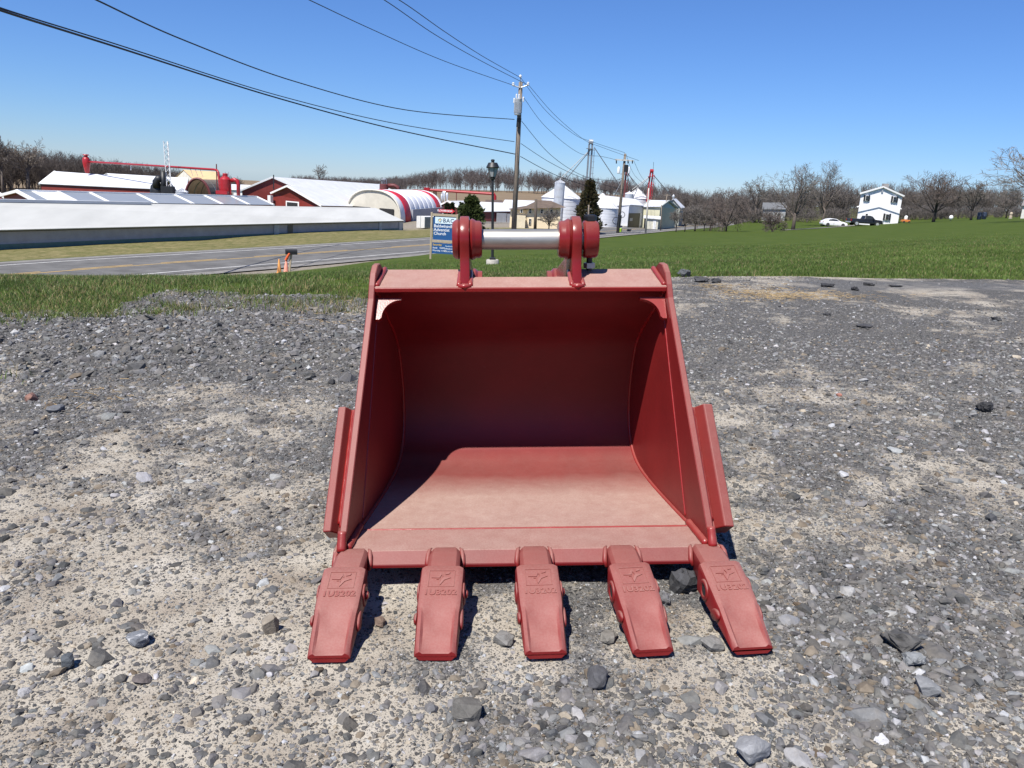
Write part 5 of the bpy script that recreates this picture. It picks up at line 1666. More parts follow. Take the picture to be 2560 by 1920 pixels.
pb3 = on_ground(1544, 587, 92); p3t = P(1563, 384, 92)
pole3 = pole('crossarm utility pole with two transformers by the road', pb3, p3t, .20, .13)
part(pole3, MB().span(P(1538, 399, 91.8), P(1584, 402, 91.8), .14, .16), 'crossarm', mat('pale_crossarm', (.5, .5, .47), .7))
for px in (1541, 1570, 1581): part(pole3, MB().tube([P(px, 401, 91.7), P(px, 409, 91.7)], .07, 6), 'insulator', m_blk)
for px in (1546, 1571):
    kk = 92 / F
    o = part(pole3, MB().lathe([(2.5 * kk, 0), (3.6 * kk, 1 * kk), (3.6 * kk, 14 * kk), (2 * kk, 16 * kk)], 14, None, P(px, 434, 91.6)), 'transformer', m_porc); auto_smooth(o, 40)
part(pole3, MB().box(P(1565, 421, 91.6), (.45, .4, .8)), 'switch_box', m_blk)
for (cx, cyy, rr_) in ((1555, 537, 7), (1540, 552, 8)):
    kk = 92 / F
    part(pole3, MB().tube([P(cx, cyy, 91.6) + Vector((math.cos(a) * rr_ * kk, 0, math.sin(a) * rr_ * kk)) for a in np.linspace(0, 6.28, 17)], .035, 5), 'cable_coil', m_blk)
part(pole3, MB().tube([P(1546, 568, 91.6), P(1550, 538, 91.6)], .23, 10), 'dark_wrap', m_blk)
pole('thin pale pole on the grass edge right of the dark door', on_ground(1614, 584, 97), P(1622, 470, 97), .12, .08, mat('pale_pole', (.42, .40, .36), .8, var=.3), 'pole')
pole('short dark post in front of the cream house', on_ground(1338, 571, 98), P(1340, 498, 98), .20, .17, mat('dark_post_wood', (.10, .08, .065), .9, var=.4), 'pole')
pole('slim pole beside the yellow shed gable', P(1652, 574, 112), P(1654, 512, 112), .08, .06, m_wood, 'pole')
pf = pole('far crossarm pole beyond the yellow feed shed', P(1655, 572, 128), P(1668, 486, 128), .10, .07)
part(pf, MB().span(P(1659, 488, 128), P(1677, 488, 128), .08, .1), 'crossarm', m_wood)
pole('slim pole in front of the dark cedar', P(1470, 570, 84), P(1472, 512, 84), .09, .07, m_wood, 'pole')

def wire(label, a, b, sag, r=.012, n=28, cat='cable', group=None):
    pts = []
    for i in range(n + 1):
        t = i / n
        p = a.lerp(b, t)
        p = p - Z3 * (4 * sag * t * (1 - t))
        pts.append(p)
    mb = MB()
    c_ = (a + b) / 2
    mb.tube(pts, r, 5)
    o = mb.build('overhead_cable', m_wire, origin=c_, fix=False)
    tag(o, label, cat, 'overhead cables along the road')
    return o
S = 2560 / 2212
def W2(x, y, Y): return P(x * S, y * S, Y)
def wire_px(label, pts, r):
    """cable through three or more points given as (x, y, Y)"""
    q = smooth_line([W2(*p) for p in pts], 10)
    mb = MB(); c_ = q[len(q) // 2]
    mb.tube(q, r, 5)
    o = mb.build('overhead_cable', m_wire, origin=c_, fix=False)
    return tag(o, label, 'cable', 'overhead cables along the road')
wire_px('topmost cable running from the pole top out of the upper frame edge', [(780, -35, 34), (862, 0, 40), (960, 68, 50), (1040, 120, 59), (1123, 167, 69.9)], .022)
wire_px('cable just under the topmost one to the right insulator', [(740, -45, 34), (830, 0, 40), (940, 75, 50), (1040, 132, 60), (1141, 184, 69.8)], .022)
wire_px('single cable sweeping to the left insulator of the pole', [(560, -48, 32), (668, 0, 38), (800, 62, 47), (960, 132, 58), (1108, 184, 69.8)], .022)
wire_px('cable ending under the transformer of the pole', [(100, -50, 24), (208, 0, 27), (400, 88, 34), (640, 177, 45), (880, 238, 57), (1111, 258, 69.6)], .030)
wire_px('thick lowest cable drooping in from the left frame edge', [(-150, -35, 20), (0, 22, 24), (240, 98, 32), (600, 212, 48), (860, 281, 59), (1113, 333, 69.8)], .040)
wire_px('slack cable splitting above the thick lowest one', [(-150, -42, 20.2), (0, 17, 24.2), (240, 92, 32.2), (600, 206, 48), (860, 268, 59), (1111, 306, 69.8)], .026)
for lb, pts, r in (
    ('upper cable from the pole top to the crossarm pole', [(1125, 168, 70), (1180, 240, 74), (1240, 290, 80), (1275, 305, 85), (1350, 330, 92)], .018),
    ('cable from the right insulator to the crossarm pole', [(1143, 185, 70), (1200, 250, 75), (1262, 302, 82), (1300, 318, 87), (1380, 347, 92)], .018),
    ('cable below the pole top sagging to the crossarm', [(1132, 212, 70), (1180, 275, 74), (1250, 330, 81), (1300, 338, 87), (1334, 346, 92)], .018),
    ('middle cable sagging past the lamp to the crossarm pole', [(1127, 262, 70), (1190, 335, 75), (1260, 380, 82), (1320, 390, 88), (1345, 385, 92)], .022),
    ('lower cable sagging toward the grain bins', [(1125, 310, 70), (1190, 352, 75), (1260, 385, 82), (1345, 410, 92)], .022),
    ('lowest cable on the far side of the pole', [(1124, 338, 70), (1200, 378, 77), (1270, 402, 85), (1343, 420, 92)], .028),
    ('cable from the crossarm pole to the red grain leg', [(1352, 332, 92), (1372, 380, 105), (1408, 408, 128)], .018),
    ('cable from the crossarm tip to the far yard', [(1369, 347, 92), (1388, 385, 105), (1412, 405, 128)], .018)):
    wire_px(lb, pts, r)

# ------------------------------------------------------------------ lamp, sign, mailbox, cones
lb_ = P(1231, 664, 19); lb_.z = gz(lb_.x, lb_.y)
lt_ = P(1232, 402, 19)
lamp = empty('street_lamp', tuple(lb_), 0, 'black lantern lamp post on a concrete footing behind the bucket', 'lamp')
ax = (lt_ - lb_); Ht = ax.length
lamp.rotation_euler = ax.to_track_quat('Z', 'Y').to_euler()
s = Ht / 262
o = MB().lathe([(16.5 * s, -8 * s), (16.5 * s, 11 * s), (15 * s, 13 * s), (.02, 13 * s)], 24).build('footing', m_conc, lamp); auto_smooth(o, 40)
MB().box((0, 0, 15.5 * s), (15 * s, 15 * s, 6 * s)).build('base_plate', m_blk, lamp, bevel=.006)
o = MB().lathe([(3.6 * s, 17 * s), (3.4 * s, 120 * s), (2.9 * s, 205 * s), (2.6 * s, 220 * s)], 16).build('post', m_blk, lamp); auto_smooth(o, 40)
lan = MB().lathe([(2.2 * s, 214 * s), (5.5 * s, 217 * s), (6 * s, 221 * s), (7 * s, 223 * s)], 16).build('lantern', m_blk, lamp)
m_lens = mat('frosted_lens', (.34, .35, .36), .3, var=.15, scale=8)
for kf in range(6):
    a0_, a1_ = math.pi / 3 * kf + .26, math.pi / 3 * (kf + 1) + .26
    q = [Vector((math.cos(a) * r_ * s, math.sin(a) * r_ * s, z_ * s)) for a, r_, z_ in ((a0_, 7.4, 223), (a1_, 7.4, 223), (a1_, 14.2, 246), (a0_, 14.2, 246))]
    MB().plate(q, .004).build('pane', m_lens, lan)
    MB().span(q[0], q[3], .012, .012).build('glazing_bar', m_blk, lan)
o = MB().lathe([(16 * s, 244.5 * s), (17 * s, 246 * s), (12.5 * s, 255 * s), (11 * s, 257.5 * s), (4 * s, 258 * s), (3.6 * s, 260 * s), (5 * s, 261 * s), (4.6 * s, 265 * s), (.004, 266 * s)], 12).build('cap', m_blk, lan); auto_smooth(o, 30)

# church sign
sb = P(1108, 648, 30); sb.z = gz(sb.x, sb.y)
u_ = 30 / F
sign = empty('church_sign', tuple(sb), 0, 'blue and white church sign in a timber frame beside the road', 'sign')
Hs = (P(1108, 534, 30).z - sb.z)
def sx(px): return (px - 1109) * u_
def sz(py): return Hs * (648 - py) / 114.0
m_blue = mat('sign_blue', (.018, .085, .24), .45, var=.06)
m_swhite = mat('sign_pale_blue', (.66, .78, .84), .45, var=.03)
m_ink = mat('sign_ink', (.03, .05, .10), .5)
m_stxt = mat('sign_white_letters', (.80, .82, .84), .5, var=.02)
m_sylw = mat('sign_yellow_letters', (.80, .52, .03), .5, var=.02)
for px in (1077.5, 1140): MB().box((sx(px), 0, (Hs * 1.0) / 2 - .1), (4.6 * u_, .085, Hs + .2 + (.06 if px < 1100 else 0))).build('post', m_lumber, sign, bevel=.006)
for y0, y1 in ((535, 541), (601, 607.5)): MB().box((sx(1108.7), .0, (sz(y0) + sz(y1)) / 2), (58 * u_, .06, sz(y0) - sz(y1))).build('rail', m_lumber, sign, bevel=.004)
pan = MB().box((sx(1110.5), .012, (sz(541) + sz(601)) / 2), (57 * u_, .025, sz(541) - sz(601))).build('main_panel', m_blue, sign)
hb = MB().box((sx(1112.5), -.003, (sz(542.5) + sz(559.5)) / 2), (52.5 * u_, .02, sz(542.5) - sz(559.5))).build('header_band', m_swhite, pan)
low = MB().box((sx(1109.5), -.006, (sz(609) + sz(636)) / 2), (58 * u_, .025, sz(609) - sz(636))).build('schedule_panel', m_blue, sign)
RXT = (math.pi / 2, 0, 0)
text_obj('lettering', 'BAC', 13.5 * u_, m_ink, pan, (sx(1119), -.016, sz(551.5)), RXT, .002, .0012, spacing=1.1)
for i, (t, py) in enumerate((('Baldwinsville', 566), ('Adventist', 575.5), ('Church', 585))):
    text_obj('lettering', t, 10.2 * u_, m_stxt, pan, (sx(1083.5), -.004, sz(py)), RXT, .002, .0018, 'LEFT', .98)
m_gold = mat('logo_gold', (.75, .52, .12), .5); m_lblue = mat('logo_blue', (.12, .32, .55), .5)
def arcs(name, cx, cyy, r, a0_, a1_, w, m, parent):
    pts = [Vector((sx(cx) + math.cos(a) * r * u_, -.015, sz(cyy) + math.sin(a) * r * u_)) for a in np.linspace(a0_, a1_, 12)]
    MB().tube(pts, w * u_, 6).build(name, m, parent)
arcs('logo_curve', 1099, 554, 6, .6, 3.0, .6, m_gold, pan); arcs('logo_curve', 1100, 553, 7, 1.6, 3.6, .6, m_lblue, pan); arcs('logo_curve', 1097, 552, 4.6, -.6, 2.2, .5, m_lblue, pan)
MB().lathe([(.001, 0), (1.8 * u_, .2 * u_), (1.2 * u_, 3.2 * u_), (.001, 4.6 * u_)], 10, None, (sx(1098), -.013, sz(554))).build('logo_flame', m_gold, pan)
for t, x_, py, sz_, m_, al in (('Saturday', 1082, 613.5, 6.4, m_sylw, 'LEFT'), ('Study   10AM', 1082, 621.5, 5.4, m_stxt, 'LEFT'), ('Worship 11AM', 1082, 628.5, 5.4, m_stxt, 'LEFT'),
                              ('Facebook', 1131, 616, 4.6, m_swhite, 'RIGHT'), ('bvilleadventist', 1136.5, 622.5, 4.6, m_stxt, 'RIGHT'), ('315-313-4888', 1136.5, 629.5, 4.6, m_stxt, 'RIGHT')):
    text_obj('lettering', t, sz_ * u_, m_, low, (sx(x_), -.021, sz(py)), RXT, .0015, .0007, al)
MB().lathe([(.001, 0), (2.2 * u_, 0), (2.2 * u_, .004), (.001, .004)], 14, Matrix.Rotation(math.pi / 2, 3, 'X'), (sx(1134.2), -.02, sz(616))).build('round_icon', m_stxt, low)

# red arrow sign across the road
ab = P(1116, 545, 72); ab.z = gz(ab.x, ab.y)
ua = 72 / F
arr = empty('arrow_sign', tuple(ab), 0, 'red arrow shaped sign with white lettering above the church sign', 'sign')
za = P(1116, 527.5, 72).z - ab.z
pl = [(-20, -3.6), (12, -3.6), (12, -6), (20.5, 0), (12, 6), (12, 3.6), (-20, 3.6)]
arp = MB().prism([Vector((a * ua, -.02, za + b_ * ua)) for a, b_ in pl], [Vector((a * ua, .02, za + b_ * ua)) for a, b_ in pl]).build('arrow_board', mat('arrow_red', (.55, .015, .03), .5), arr)
text_obj('lettering', 'FLOWER BOX', 6.6 * ua, m_stxt, arp, (-4.2 * ua, -.024, za), RXT, .002, .003, spacing=.85)
for px in (-9, 13): MB().box((px * ua, .05, za / 2 - .1), (.06, .05, za + .2)).build('post', m_trim, arr)

# mailbox and cones
mbp = on_ground(723, 676, 36)
um = 36 / F
mail = empty('mailbox', tuple(mbp), 0, 'black mailbox on a leaning timber post beside the orange cones', 'mailbox')
MB().span((-.03, 0, -.2), (.10, 0, 46 * um), .09, .09, up=(0, 1, 0)).build('post', m_lumber, mail)
bx0 = Vector((.10, 0, 46 * um))
sec = [(-.11, 0), (.11, 0), (.11, .13)] + [(.11 * math.cos(a), .13 + .11 * math.sin(a)) for a in np.linspace(.3, math.pi - .3, 7)] + [(-.11, .13)]
Rm = Matrix.Rotation(math.radians(-62), 3, 'Z')
body = MB().prism([bx0 + Rm @ Vector((a, -.25, b_)) for a, b_ in sec], [bx0 + Rm @ Vector((a, .25, b_)) for a, b_ in sec]).build('box', m_blk, mail)
MB().prism([bx0 + Rm @ Vector((a * 1.06, .25, b_ * 1.03)) for a, b_ in sec], [bx0 + Rm @ Vector((a * 1.06, .265, b_ * 1.03)) for a, b_ in sec]).build('door', m_blk, mail)
MB().box(bx0 + Rm @ Vector((-.116, -.15, .12)), (.006, .14, .035), M=Rm).build('number_label', m_trim, body)
def cone(label, px, py, Y, hpx, rpx, c1, tilt=0.0):
    p = on_ground(px, py, Y); k = Y / F
    root = empty('traffic_cone', tuple(p), 0.3, label, 'cone')
    root.rotation_euler = (0, tilt, .3)
    MB().box((0, 0, .02), (rpx * 2.3 * k, rpx * 2.3 * k, .04)).build('base', c1, root, bevel=.01)
    o = MB().lathe([(rpx * k, .03), (rpx * .85 * k, 4 * k), (rpx * .22 * k, hpx * k), (rpx * .14 * k, hpx * k + .01)], 20).build('body', c1, root); auto_smooth(o, 40)
    return root
m_or1 = mat('faded_orange', (.62, .27, .07), .7, var=.15, scale=5); m_or2 = mat('faded_pink_orange', (.66, .26, .18), .7, var=.15, scale=5); m_or3 = mat('bright_orange', (.62, .10, .02), .6, var=.15)
cone('yellowish orange cone, left one beside the mailbox', 698, 676, 35.6, 36, 6.5, m_or1)
cone('pinkish faded cone standing in front of the mailbox post', 715, 678, 35.0, 38, 7.5, m_or2, .03)
p = on_ground(715, 678, 35.0); k = 35 / F
c3 = empty('traffic_cone', tuple(p + Vector((0, 0, 35 * k))), 0, 'bright orange cone tip jammed on top of the pinkish cone', 'cone')
c3.rotation_euler = (0, .5, 0)
o = MB().lathe([(3.6 * k, 0), (3.2 * k, 3 * k), (3.0 * k, 14 * k), (2.2 * k, 19 * k), (.5 * k, 20 * k)], 16).build('body', m_or3, c3); auto_smooth(o, 40)
MB().lathe([(3.7 * k, 6 * k), (3.8 * k, 6.5 * k), (3.7 * k, 8 * k)], 16, cap=False).build('collar_ring', m_or3, c3)

# bins and a barrier by the far road edge
gb = on_ground(1550, 585, 95); k = 95 / F
g1 = empty('waste_bin', tuple(gb), 0, 'lime green bin by the road edge', 'bin')
MB().lathe([(3 * k, 0), (3.9 * k, 8 * k), (4.1 * k, 8.3 * k), (4.1 * k, 9 * k)], 14).build('body', mat('lime_plastic', (.35, .55, .03), .5), g1)
MB().lathe([(4.2 * k, 9 * k), (3.5 * k, 10 * k), (.1 * k, 10.3 * k)], 14).build('lid', mat('lime_plastic', (.35, .55, .03), .5), g1)
kb = on_ground(1571, 583, 96)
g2 = empty('road_mailbox', tuple(kb), 0, 'black roadside box on a pale post right of the lime bin', 'mailbox')
MB().box((0, 0, 6 * k), (9 * k, 5 * k, 5 * k)).build('box', m_blk, g2, bevel=.03)
MB().box((5.6 * k, 0, 4 * k), (2 * k, 2 * k, 12 * k)).build('post', m_conc, g2)

# box trailer by the fabric building
tp0, tp1 = P(1041, 569, 106), P(1061, 570, 104.5)
tt = P(1051, 541, 105).z
tl = empty('box_trailer', (tp0.x, tp0.y, tp0.z - .8), 0, 'white box trailer parked at the end of the long shed', 'trailer')
dv = Vector((3.4, 4.6, 0))
mb = MB().prism([tp0, tp1, Vector((tp1.x, tp1.y, tt)), Vector((tp0.x, tp0.y, tt))], [v + dv for v in (tp0, tp1, Vector((tp1.x, tp1.y, tt)), Vector((tp0.x, tp0.y, tt)))])
part(tl, mb, 'box', mat('trailer_white', (.66, .65, .62), .5, var=.06))
mb = MB().prism([tp1 + Vector((.03, 0, .05)), tp1 + dv * .98 + Vector((.03, 0, .05)), Vector((tp1.x, tp1.y, tt - .06)) + dv * .98, Vector((tp1.x + .03, tp1.y, tt - .06))], [v + Vector((.03, -.03, 0)) for v in (tp1 + Vector((.03, 0, .05)), tp1 + dv * .98 + Vector((.03, 0, .05)), Vector((tp1.x, tp1.y, tt - .06)) + dv * .98, Vector((tp1.x + .03, tp1.y, tt - .06)))])
part(tl, mb, 'side_panel', mat('trailer_side_grey', (.16, .19, .20), .5))
mb = MB().box(((tp0 + tp1) / 2 + Vector((0, -.05, (tt - tp0.z) / 2))), (.05, .06, tt - tp0.z)); part(tl, mb, 'door_seam', m_gray_metal)
for t in (.25, .45):
    for s_ in (.1, .9):
        q = tp0.lerp(tp1, s_) + dv * t
        o = part(tl, MB().lathe([(.1, -.12), (.36, -.12), (.4, -.08), (.4, .08), (.36, .12), (.1, .12)], 14, Matrix.Rotation(math.pi / 2, 3, 'Y'), Vector((q.x, q.y, tp0.z - .3))), 'wheel', m_blk)

# ------------------------------------------------------------------ trees
def bark(name, c): return mat(name, c, .9, var=.3, scale=.6)
m_bark = bark('grey_brown_bark', (.105, .085, .07))
m_twig = bark('bare_twigs', (.135, .118, .104))
m_bark_d = bark('dark_bark', (.055, .045, .038))
m_twig_r = bark('reddish_twigs', (.122, .096, .083))
m_twig_g = bark('pale_grey_twigs', (.19, .165, .14))

def branch_pts(rr, p, d, L_, nseg, wob, trop):
    pts = [p.copy()]
    d = d.normalized()
    for i in range(nseg):
        d = (d + Vector((rr.gauss(0, wob), rr.gauss(0, wob), rr.gauss(0, wob) + trop))).normalized()
        p = p + d * (L_ / nseg)
        pts.append(p.copy())
    return pts, d
def grow_tree(seed, Ht, width, trunk_frac=.3, levels=3, limbs=7, kids=(6, 5, 3), r0=None, twig=.02, trop=.04, droop=0.0, lean=0.0, nside=3, fan=1.0):
    """a bare tree as (trunk mesh, crown mesh); base at the origin"""
    rr = random.Random(seed)
    tk, cr = MB(), MB()
    r0 = r0 or Ht * .022
    th = Ht * trunk_frac
    top = Vector((lean * th, rr.uniform(-.05, .05) * th, th))
    tk.tube([Vector((0, 0, -.3)), Vector((lean * th * .3, 0, th * .5)), top], [r0 * 1.35, r0, r0 * .85], 8)
    def rec(p, d, L_, r, lev):
        nseg = 4 if lev == 0 else (3 if lev == 1 else 2)
        pts, de = branch_pts(rr, p, d, L_, nseg, .16 if lev else .12, trop - droop * lev)
        rads = [max(twig * .6, r * (1 - .75 * i / nseg)) for i in range(nseg + 1)]
        (tk if lev == 0 else cr).tube(pts, rads, 5 if lev == 0 else nside, False)
        if lev >= levels: return
        n = kids[min(lev, len(kids) - 1)]
        for i in range(n):
            t = .28 + .72 * (i + rr.random()) / n
            k_ = min(int(t * nseg), nseg - 1); f = t * nseg - k_
            q = pts[k_].lerp(pts[k_ + 1], f)
            dd = (pts[k_ + 1] - pts[k_]).normalized()
            rv = Vector((rr.gauss(0, 1), rr.gauss(0, 1), rr.gauss(0, .8)))
            rv = (rv - dd * rv.dot(dd)).normalized()
            nd_ = (dd * rr.uniform(.55, .95) + rv * rr.uniform(.5, .9) * fan)
            rec(q, nd_, L_ * rr.uniform(.38, .62) * (1.15 - .4 * t), max(twig, r * (1 - .7 * t) * .55), lev + 1)
    for i in range(limbs):
        a = 2 * math.pi * (i + rr.uniform(-.3, .3)) / limbs
        el = rr.uniform(.35, 1.25) if i < limbs - 1 else 1.45
        d = Vector((math.cos(a) * math.cos(el) * width / (Ht * .62), math.sin(a) * math.cos(el) * width / (Ht * .62), math.sin(el)))
        Lb = (Ht - th) * rr.uniform(.62, .85) * (1.0 if el > .8 else .9)
        z0 = th * rr.uniform(.72, 1.0)
        rec(Vector((top.x * z0 / th, top.y * z0 / th, z0)), d, Lb, r0 * .55, 0)
    return tk, cr
def tree(label, px, py, Y, toppx, wpx, seed, mt=m_bark, mc=m_twig, name='bare_tree', cat='tree', group=None, ground_py=True, **kw):
    p = P(px, py, Y)
    p.z = gz(p.x, p.y)
    Ht = P(px, toppx, Y).z - p.z
    w = wpx * Y / F
    tk, cr = grow_tree(seed, Ht, w * .5, **kw)
    # fit the crown to the size it has in the picture
    xs = np.array(cr.v); h_ = xs[:, 2].max()
    lo, hi = np.percentile(xs[:, 0], 1.5), np.percentile(xs[:, 0], 98.5)
    sxy = w / max(.1, hi - lo); sz_ = Ht / h_
    for m_ in (tk, cr): m_.v = [(a * sxy, b_ * sxy, c_ * sz_) for a, b_, c_ in m_.v]
    root = empty(name, tuple(p), 0, label, cat, group)
    tk.build('trunk', mt, root, smooth=True, fix=False); cr.build('crown', mc, root, fix=False)
    return root
GT = 'bare trees round the white house'
tree('big spreading bare tree nearest the white car', 1984, 563, 130, 401, 128, 11, m_bark, m_twig, group=GT, limbs=9, kids=(7, 5, 4), twig=.022, trunk_frac=.25)
tree('tall bare tree just left of the white house', 2058, 548, 150, 397, 100, 12, m_bark, m_twig, group=GT, limbs=9, kids=(7, 5, 4), twig=.022, trunk_frac=.28, trop=.09)
tree('smaller bare tree left of the two tall ones', 1885, 560, 172, 436, 82, 13, m_bark, m_twig, group=GT, limbs=7, kids=(7, 5, 3), twig=.032, trunk_frac=.35)
tree('wide dome crowned bare tree right of the white house', 2333, 556, 125, 418, 138, 14, m_bark_d, m_twig_r, group=GT, limbs=11, kids=(9, 6, 4), twig=.02, trunk_frac=.20, trop=.06)
tree('gnarled small bare tree right of the dome crowned one', 2427, 550, 120, 448, 72, 15, m_bark_d, m_twig, group=GT, limbs=7, kids=(7, 5, 3), twig=.026, trunk_frac=.25, fan=1.2)
tree('pale branched tree cut off by the right frame edge', 2640, 566, 72, 318, 300, 16, m_bark, m_twig_g, group=GT, limbs=9, kids=(9, 7, 4), twig=.016, trunk_frac=.22, trop=.05)
tree('low dark bare tree at the far right of the field', 2515, 545, 125, 470, 62, 17, m_bark_d, m_twig, group=GT, limbs=7, kids=(7, 5, 3), twig=.026, trunk_frac=.2)
tree('weeping tangled brown tree in the middle of the field edge', 1815, 575, 118, 466, 130, 18, m_bark_d, m_twig_r, group=GT, limbs=9, kids=(9, 7, 3), twig=.024, trunk_frac=.12, trop=-.02, droop=.05)
tree('dense brown thicket tree left of the weeping one', 1775, 577, 122, 480, 80, 28, m_bark_d, m_twig_r, group=GT, limbs=8, kids=(8, 6, 3), twig=.024, trunk_frac=.15, trop=-.01, droop=.04)
GS = 'low shrubs along the field edge'
for i, (px, tp_, w_, lb) in enumerate(((1690, 515, 46, 'low bare apple tree nearest the yellow shed'), (1712, 505, 50, 'low bare apple tree second from the yellow shed'), (1737, 503, 54, 'low bare apple tree third from the yellow shed'), (1760, 505, 50, 'low bare apple tree beside the weeping tangled tree'))):
    tree(lb, px, 578, 112 + i, tp_, w_, 40 + i, m_bark_d, m_twig, 'apple_tree', 'tree', GS, limbs=7, kids=(7, 5, 3), twig=.022, trunk_frac=.22, fan=1.2)
tree('round tangled grey shrub left of the spreading tree trunk', 1930, 576, 112, 524, 62, 50, m_bark_d, m_twig_r, 'bare_shrub', 'shrub', GS, limbs=12, kids=(9, 6, 3), twig=.02, trunk_frac=.05, trop=-.02)
tree('bare shrub in front of the cream house', 1372, 574, 96, 516, 66, 51, m_bark_d, m_twig, 'bare_shrub', 'shrub', None, limbs=9, kids=(8, 5, 3), twig=.022, trunk_frac=.18)
tree('lone bare tree on the far ridge above the big barn', 800, 452, 330, 409, 30, 52, m_bark_d, m_twig, 'bare_tree', 'tree', None, limbs=6, kids=(6, 4), levels=2, twig=.08, trunk_frac=.4)
tree('tallest pale bare tree in the woods at far left', 72, 475, 205, 338, 58, 53, m_bark, m_twig_g, 'bare_tree', 'tree', None, limbs=7, kids=(7, 5, 3), twig=.05, trunk_frac=.42, trop=.1)
tree('bare tree at the left frame edge above the red shed', 8, 480, 200, 336, 56, 54, m_bark, m_twig, 'bare_tree', 'tree', None, limbs=7, kids=(7, 5, 3), twig=.05, trunk_frac=.4, trop=.1)

# woods that read as one mass
def woodland(name, label, spots, protos, m, seed):
    r = np.random.default_rng(seed)
    V, Fq = [], []
    base = 0
    for (x, y, hgt, wd) in spots:
        pv, pf = protos[r.integers(len(protos))]
        a = r.uniform(0, 6.28); ca, sa = math.cos(a), math.sin(a)
        q = pv.copy()
        q = np.stack([(q[:, 0] * ca - q[:, 1] * sa) * wd, (q[:, 0] * sa + q[:, 1] * ca) * wd, q[:, 2] * hgt], 1)
        q += np.array([x, y, 0])
        q[:, 2] += gz(x, y) - .3
        V.append(q); Fq.append(pf + base); base += len(q)
    V = np.concatenate(V); Fq = np.concatenate(Fq)
    me = bpy.data.meshes.new(name)
    me.vertices.add(len(V)); me.vertices.foreach_set('co', V.astype(np.float32).ravel())
    me.loops.add(Fq.size); me.loops.foreach_set('vertex_index', Fq.astype(np.int32).ravel())
    me.polygons.add(len(Fq)); me.polygons.foreach_set('loop_start', (np.arange(len(Fq)) * 4).astype(np.int32))
    me.update(calc_edges=True)
    me.materials.append(m)
    o = bpy.data.objects.new(name, me); link(o)
    return tag(o, label, kind='stuff')
def proto(seed, twig, kids=(5, 5), limbs=6, tf=.35, rr0=.014):
    tk, cr = grow_tree(seed, 1.0, .32, levels=2, limbs=limbs, kids=kids, twig=twig, trunk_frac=tf, r0=rr0, trop=.10)
    v = np.array(tk.v + cr.v); n0 = len(tk.v)
    f = [x for x in tk.f if len(x) == 4] + [tuple(i + n0 for i in x) for x in cr.f if len(x) == 4]
    v[:, 2] /= v[:, 2].max()
    w = np.percentile(np.abs(v[:, :2]), 97)
    v[:, :2] *= .5 / w
    return v, np.array(f)
prs = [proto(200 + i, .0042, kids=(5, 6), limbs=8, tf=.16, rr0=.011) for i in range(6)]
prl = [proto(220 + i, .006, kids=(4, 5), limbs=7, tf=.12) for i in range(4)]
rw = np.random.default_rng(77)
def line_spots(n, pxs, Ys, tops, jitter, wd=(.45, .75), rows=18):
    out = []
    for k in range(n):
        t = rw.random()
        px = np.interp(t, np.linspace(0, 1, len(pxs)), pxs); Y = np.interp(t, np.linspace(0, 1, len(pxs)), Ys) + rw.uniform(0, rows)
        tpx = np.interp(t, np.linspace(0, 1, len(pxs)), tops) + abs(rw.normal(0, jitter))
        p = P(px, 500, Y); z = gz(p.x, p.y)
        hgt = max(2.5, P(px, tpx, Y).z - z)
        out.append((p.x, p.y, hgt, max(2.0, hgt * rw.uniform(*wd))))
    return out
m_wood1 = bark('woods_dark', (.085, .07, .062)); m_wood2 = bark('woods_far_grey', (.12, .10, .095)); m_wood3 = bark('woods_right', (.122, .106, .096))
woodland('woodland', 'dark bare woods covering the hill behind the left barns', line_spots(330, [-120, 0, 120, 250, 400, 520, 600], [200, 205, 215, 235, 240, 245, 250], [338, 350, 366, 385, 406, 424, 436], 9, rows=50), prs, m_wood1, 1)
woodland('woodland', 'low strip of bare woods right above the biggest barn roof', line_spots(150, [735, 800, 880, 960, 1010], [290, 290, 295, 300, 320], [431, 435, 437, 439, 436], 5, rows=40), prs, m_wood2, 12)
woodland('woodland', 'far band of grey bare woods along the middle horizon', line_spots(360, [735, 850, 960, 1000, 1100, 1250, 1400, 1550, 1700], [290, 290, 300, 380, 400, 400, 380, 340, 310], [432, 436, 440, 434, 414, 410, 424, 440, 458], 9, rows=60), prs, m_wood2, 2)
woodland('woodland', 'brown bare woods behind the white house and field', line_spots(330, [1640, 1760, 1900, 2050, 2200, 2350, 2500, 2700], [225, 200, 195, 200, 190, 180, 175, 170], [462, 466, 462, 452, 446, 455, 455, 450], 12, wd=(.5, .8), rows=45), prs, m_wood3, 3)
woodland('woodland', 'leafless underbrush filling the field edge below the woods', line_spots(240, [1700, 1800, 2000, 2150, 2270, 2400, 2560, 2700], [165, 165, 172, 165, 158, 150, 145, 140], [506, 508, 510, 512, 505, 508, 512, 512], 7, wd=(.8, 1.3), rows=22), prl, m_wood3, 4)

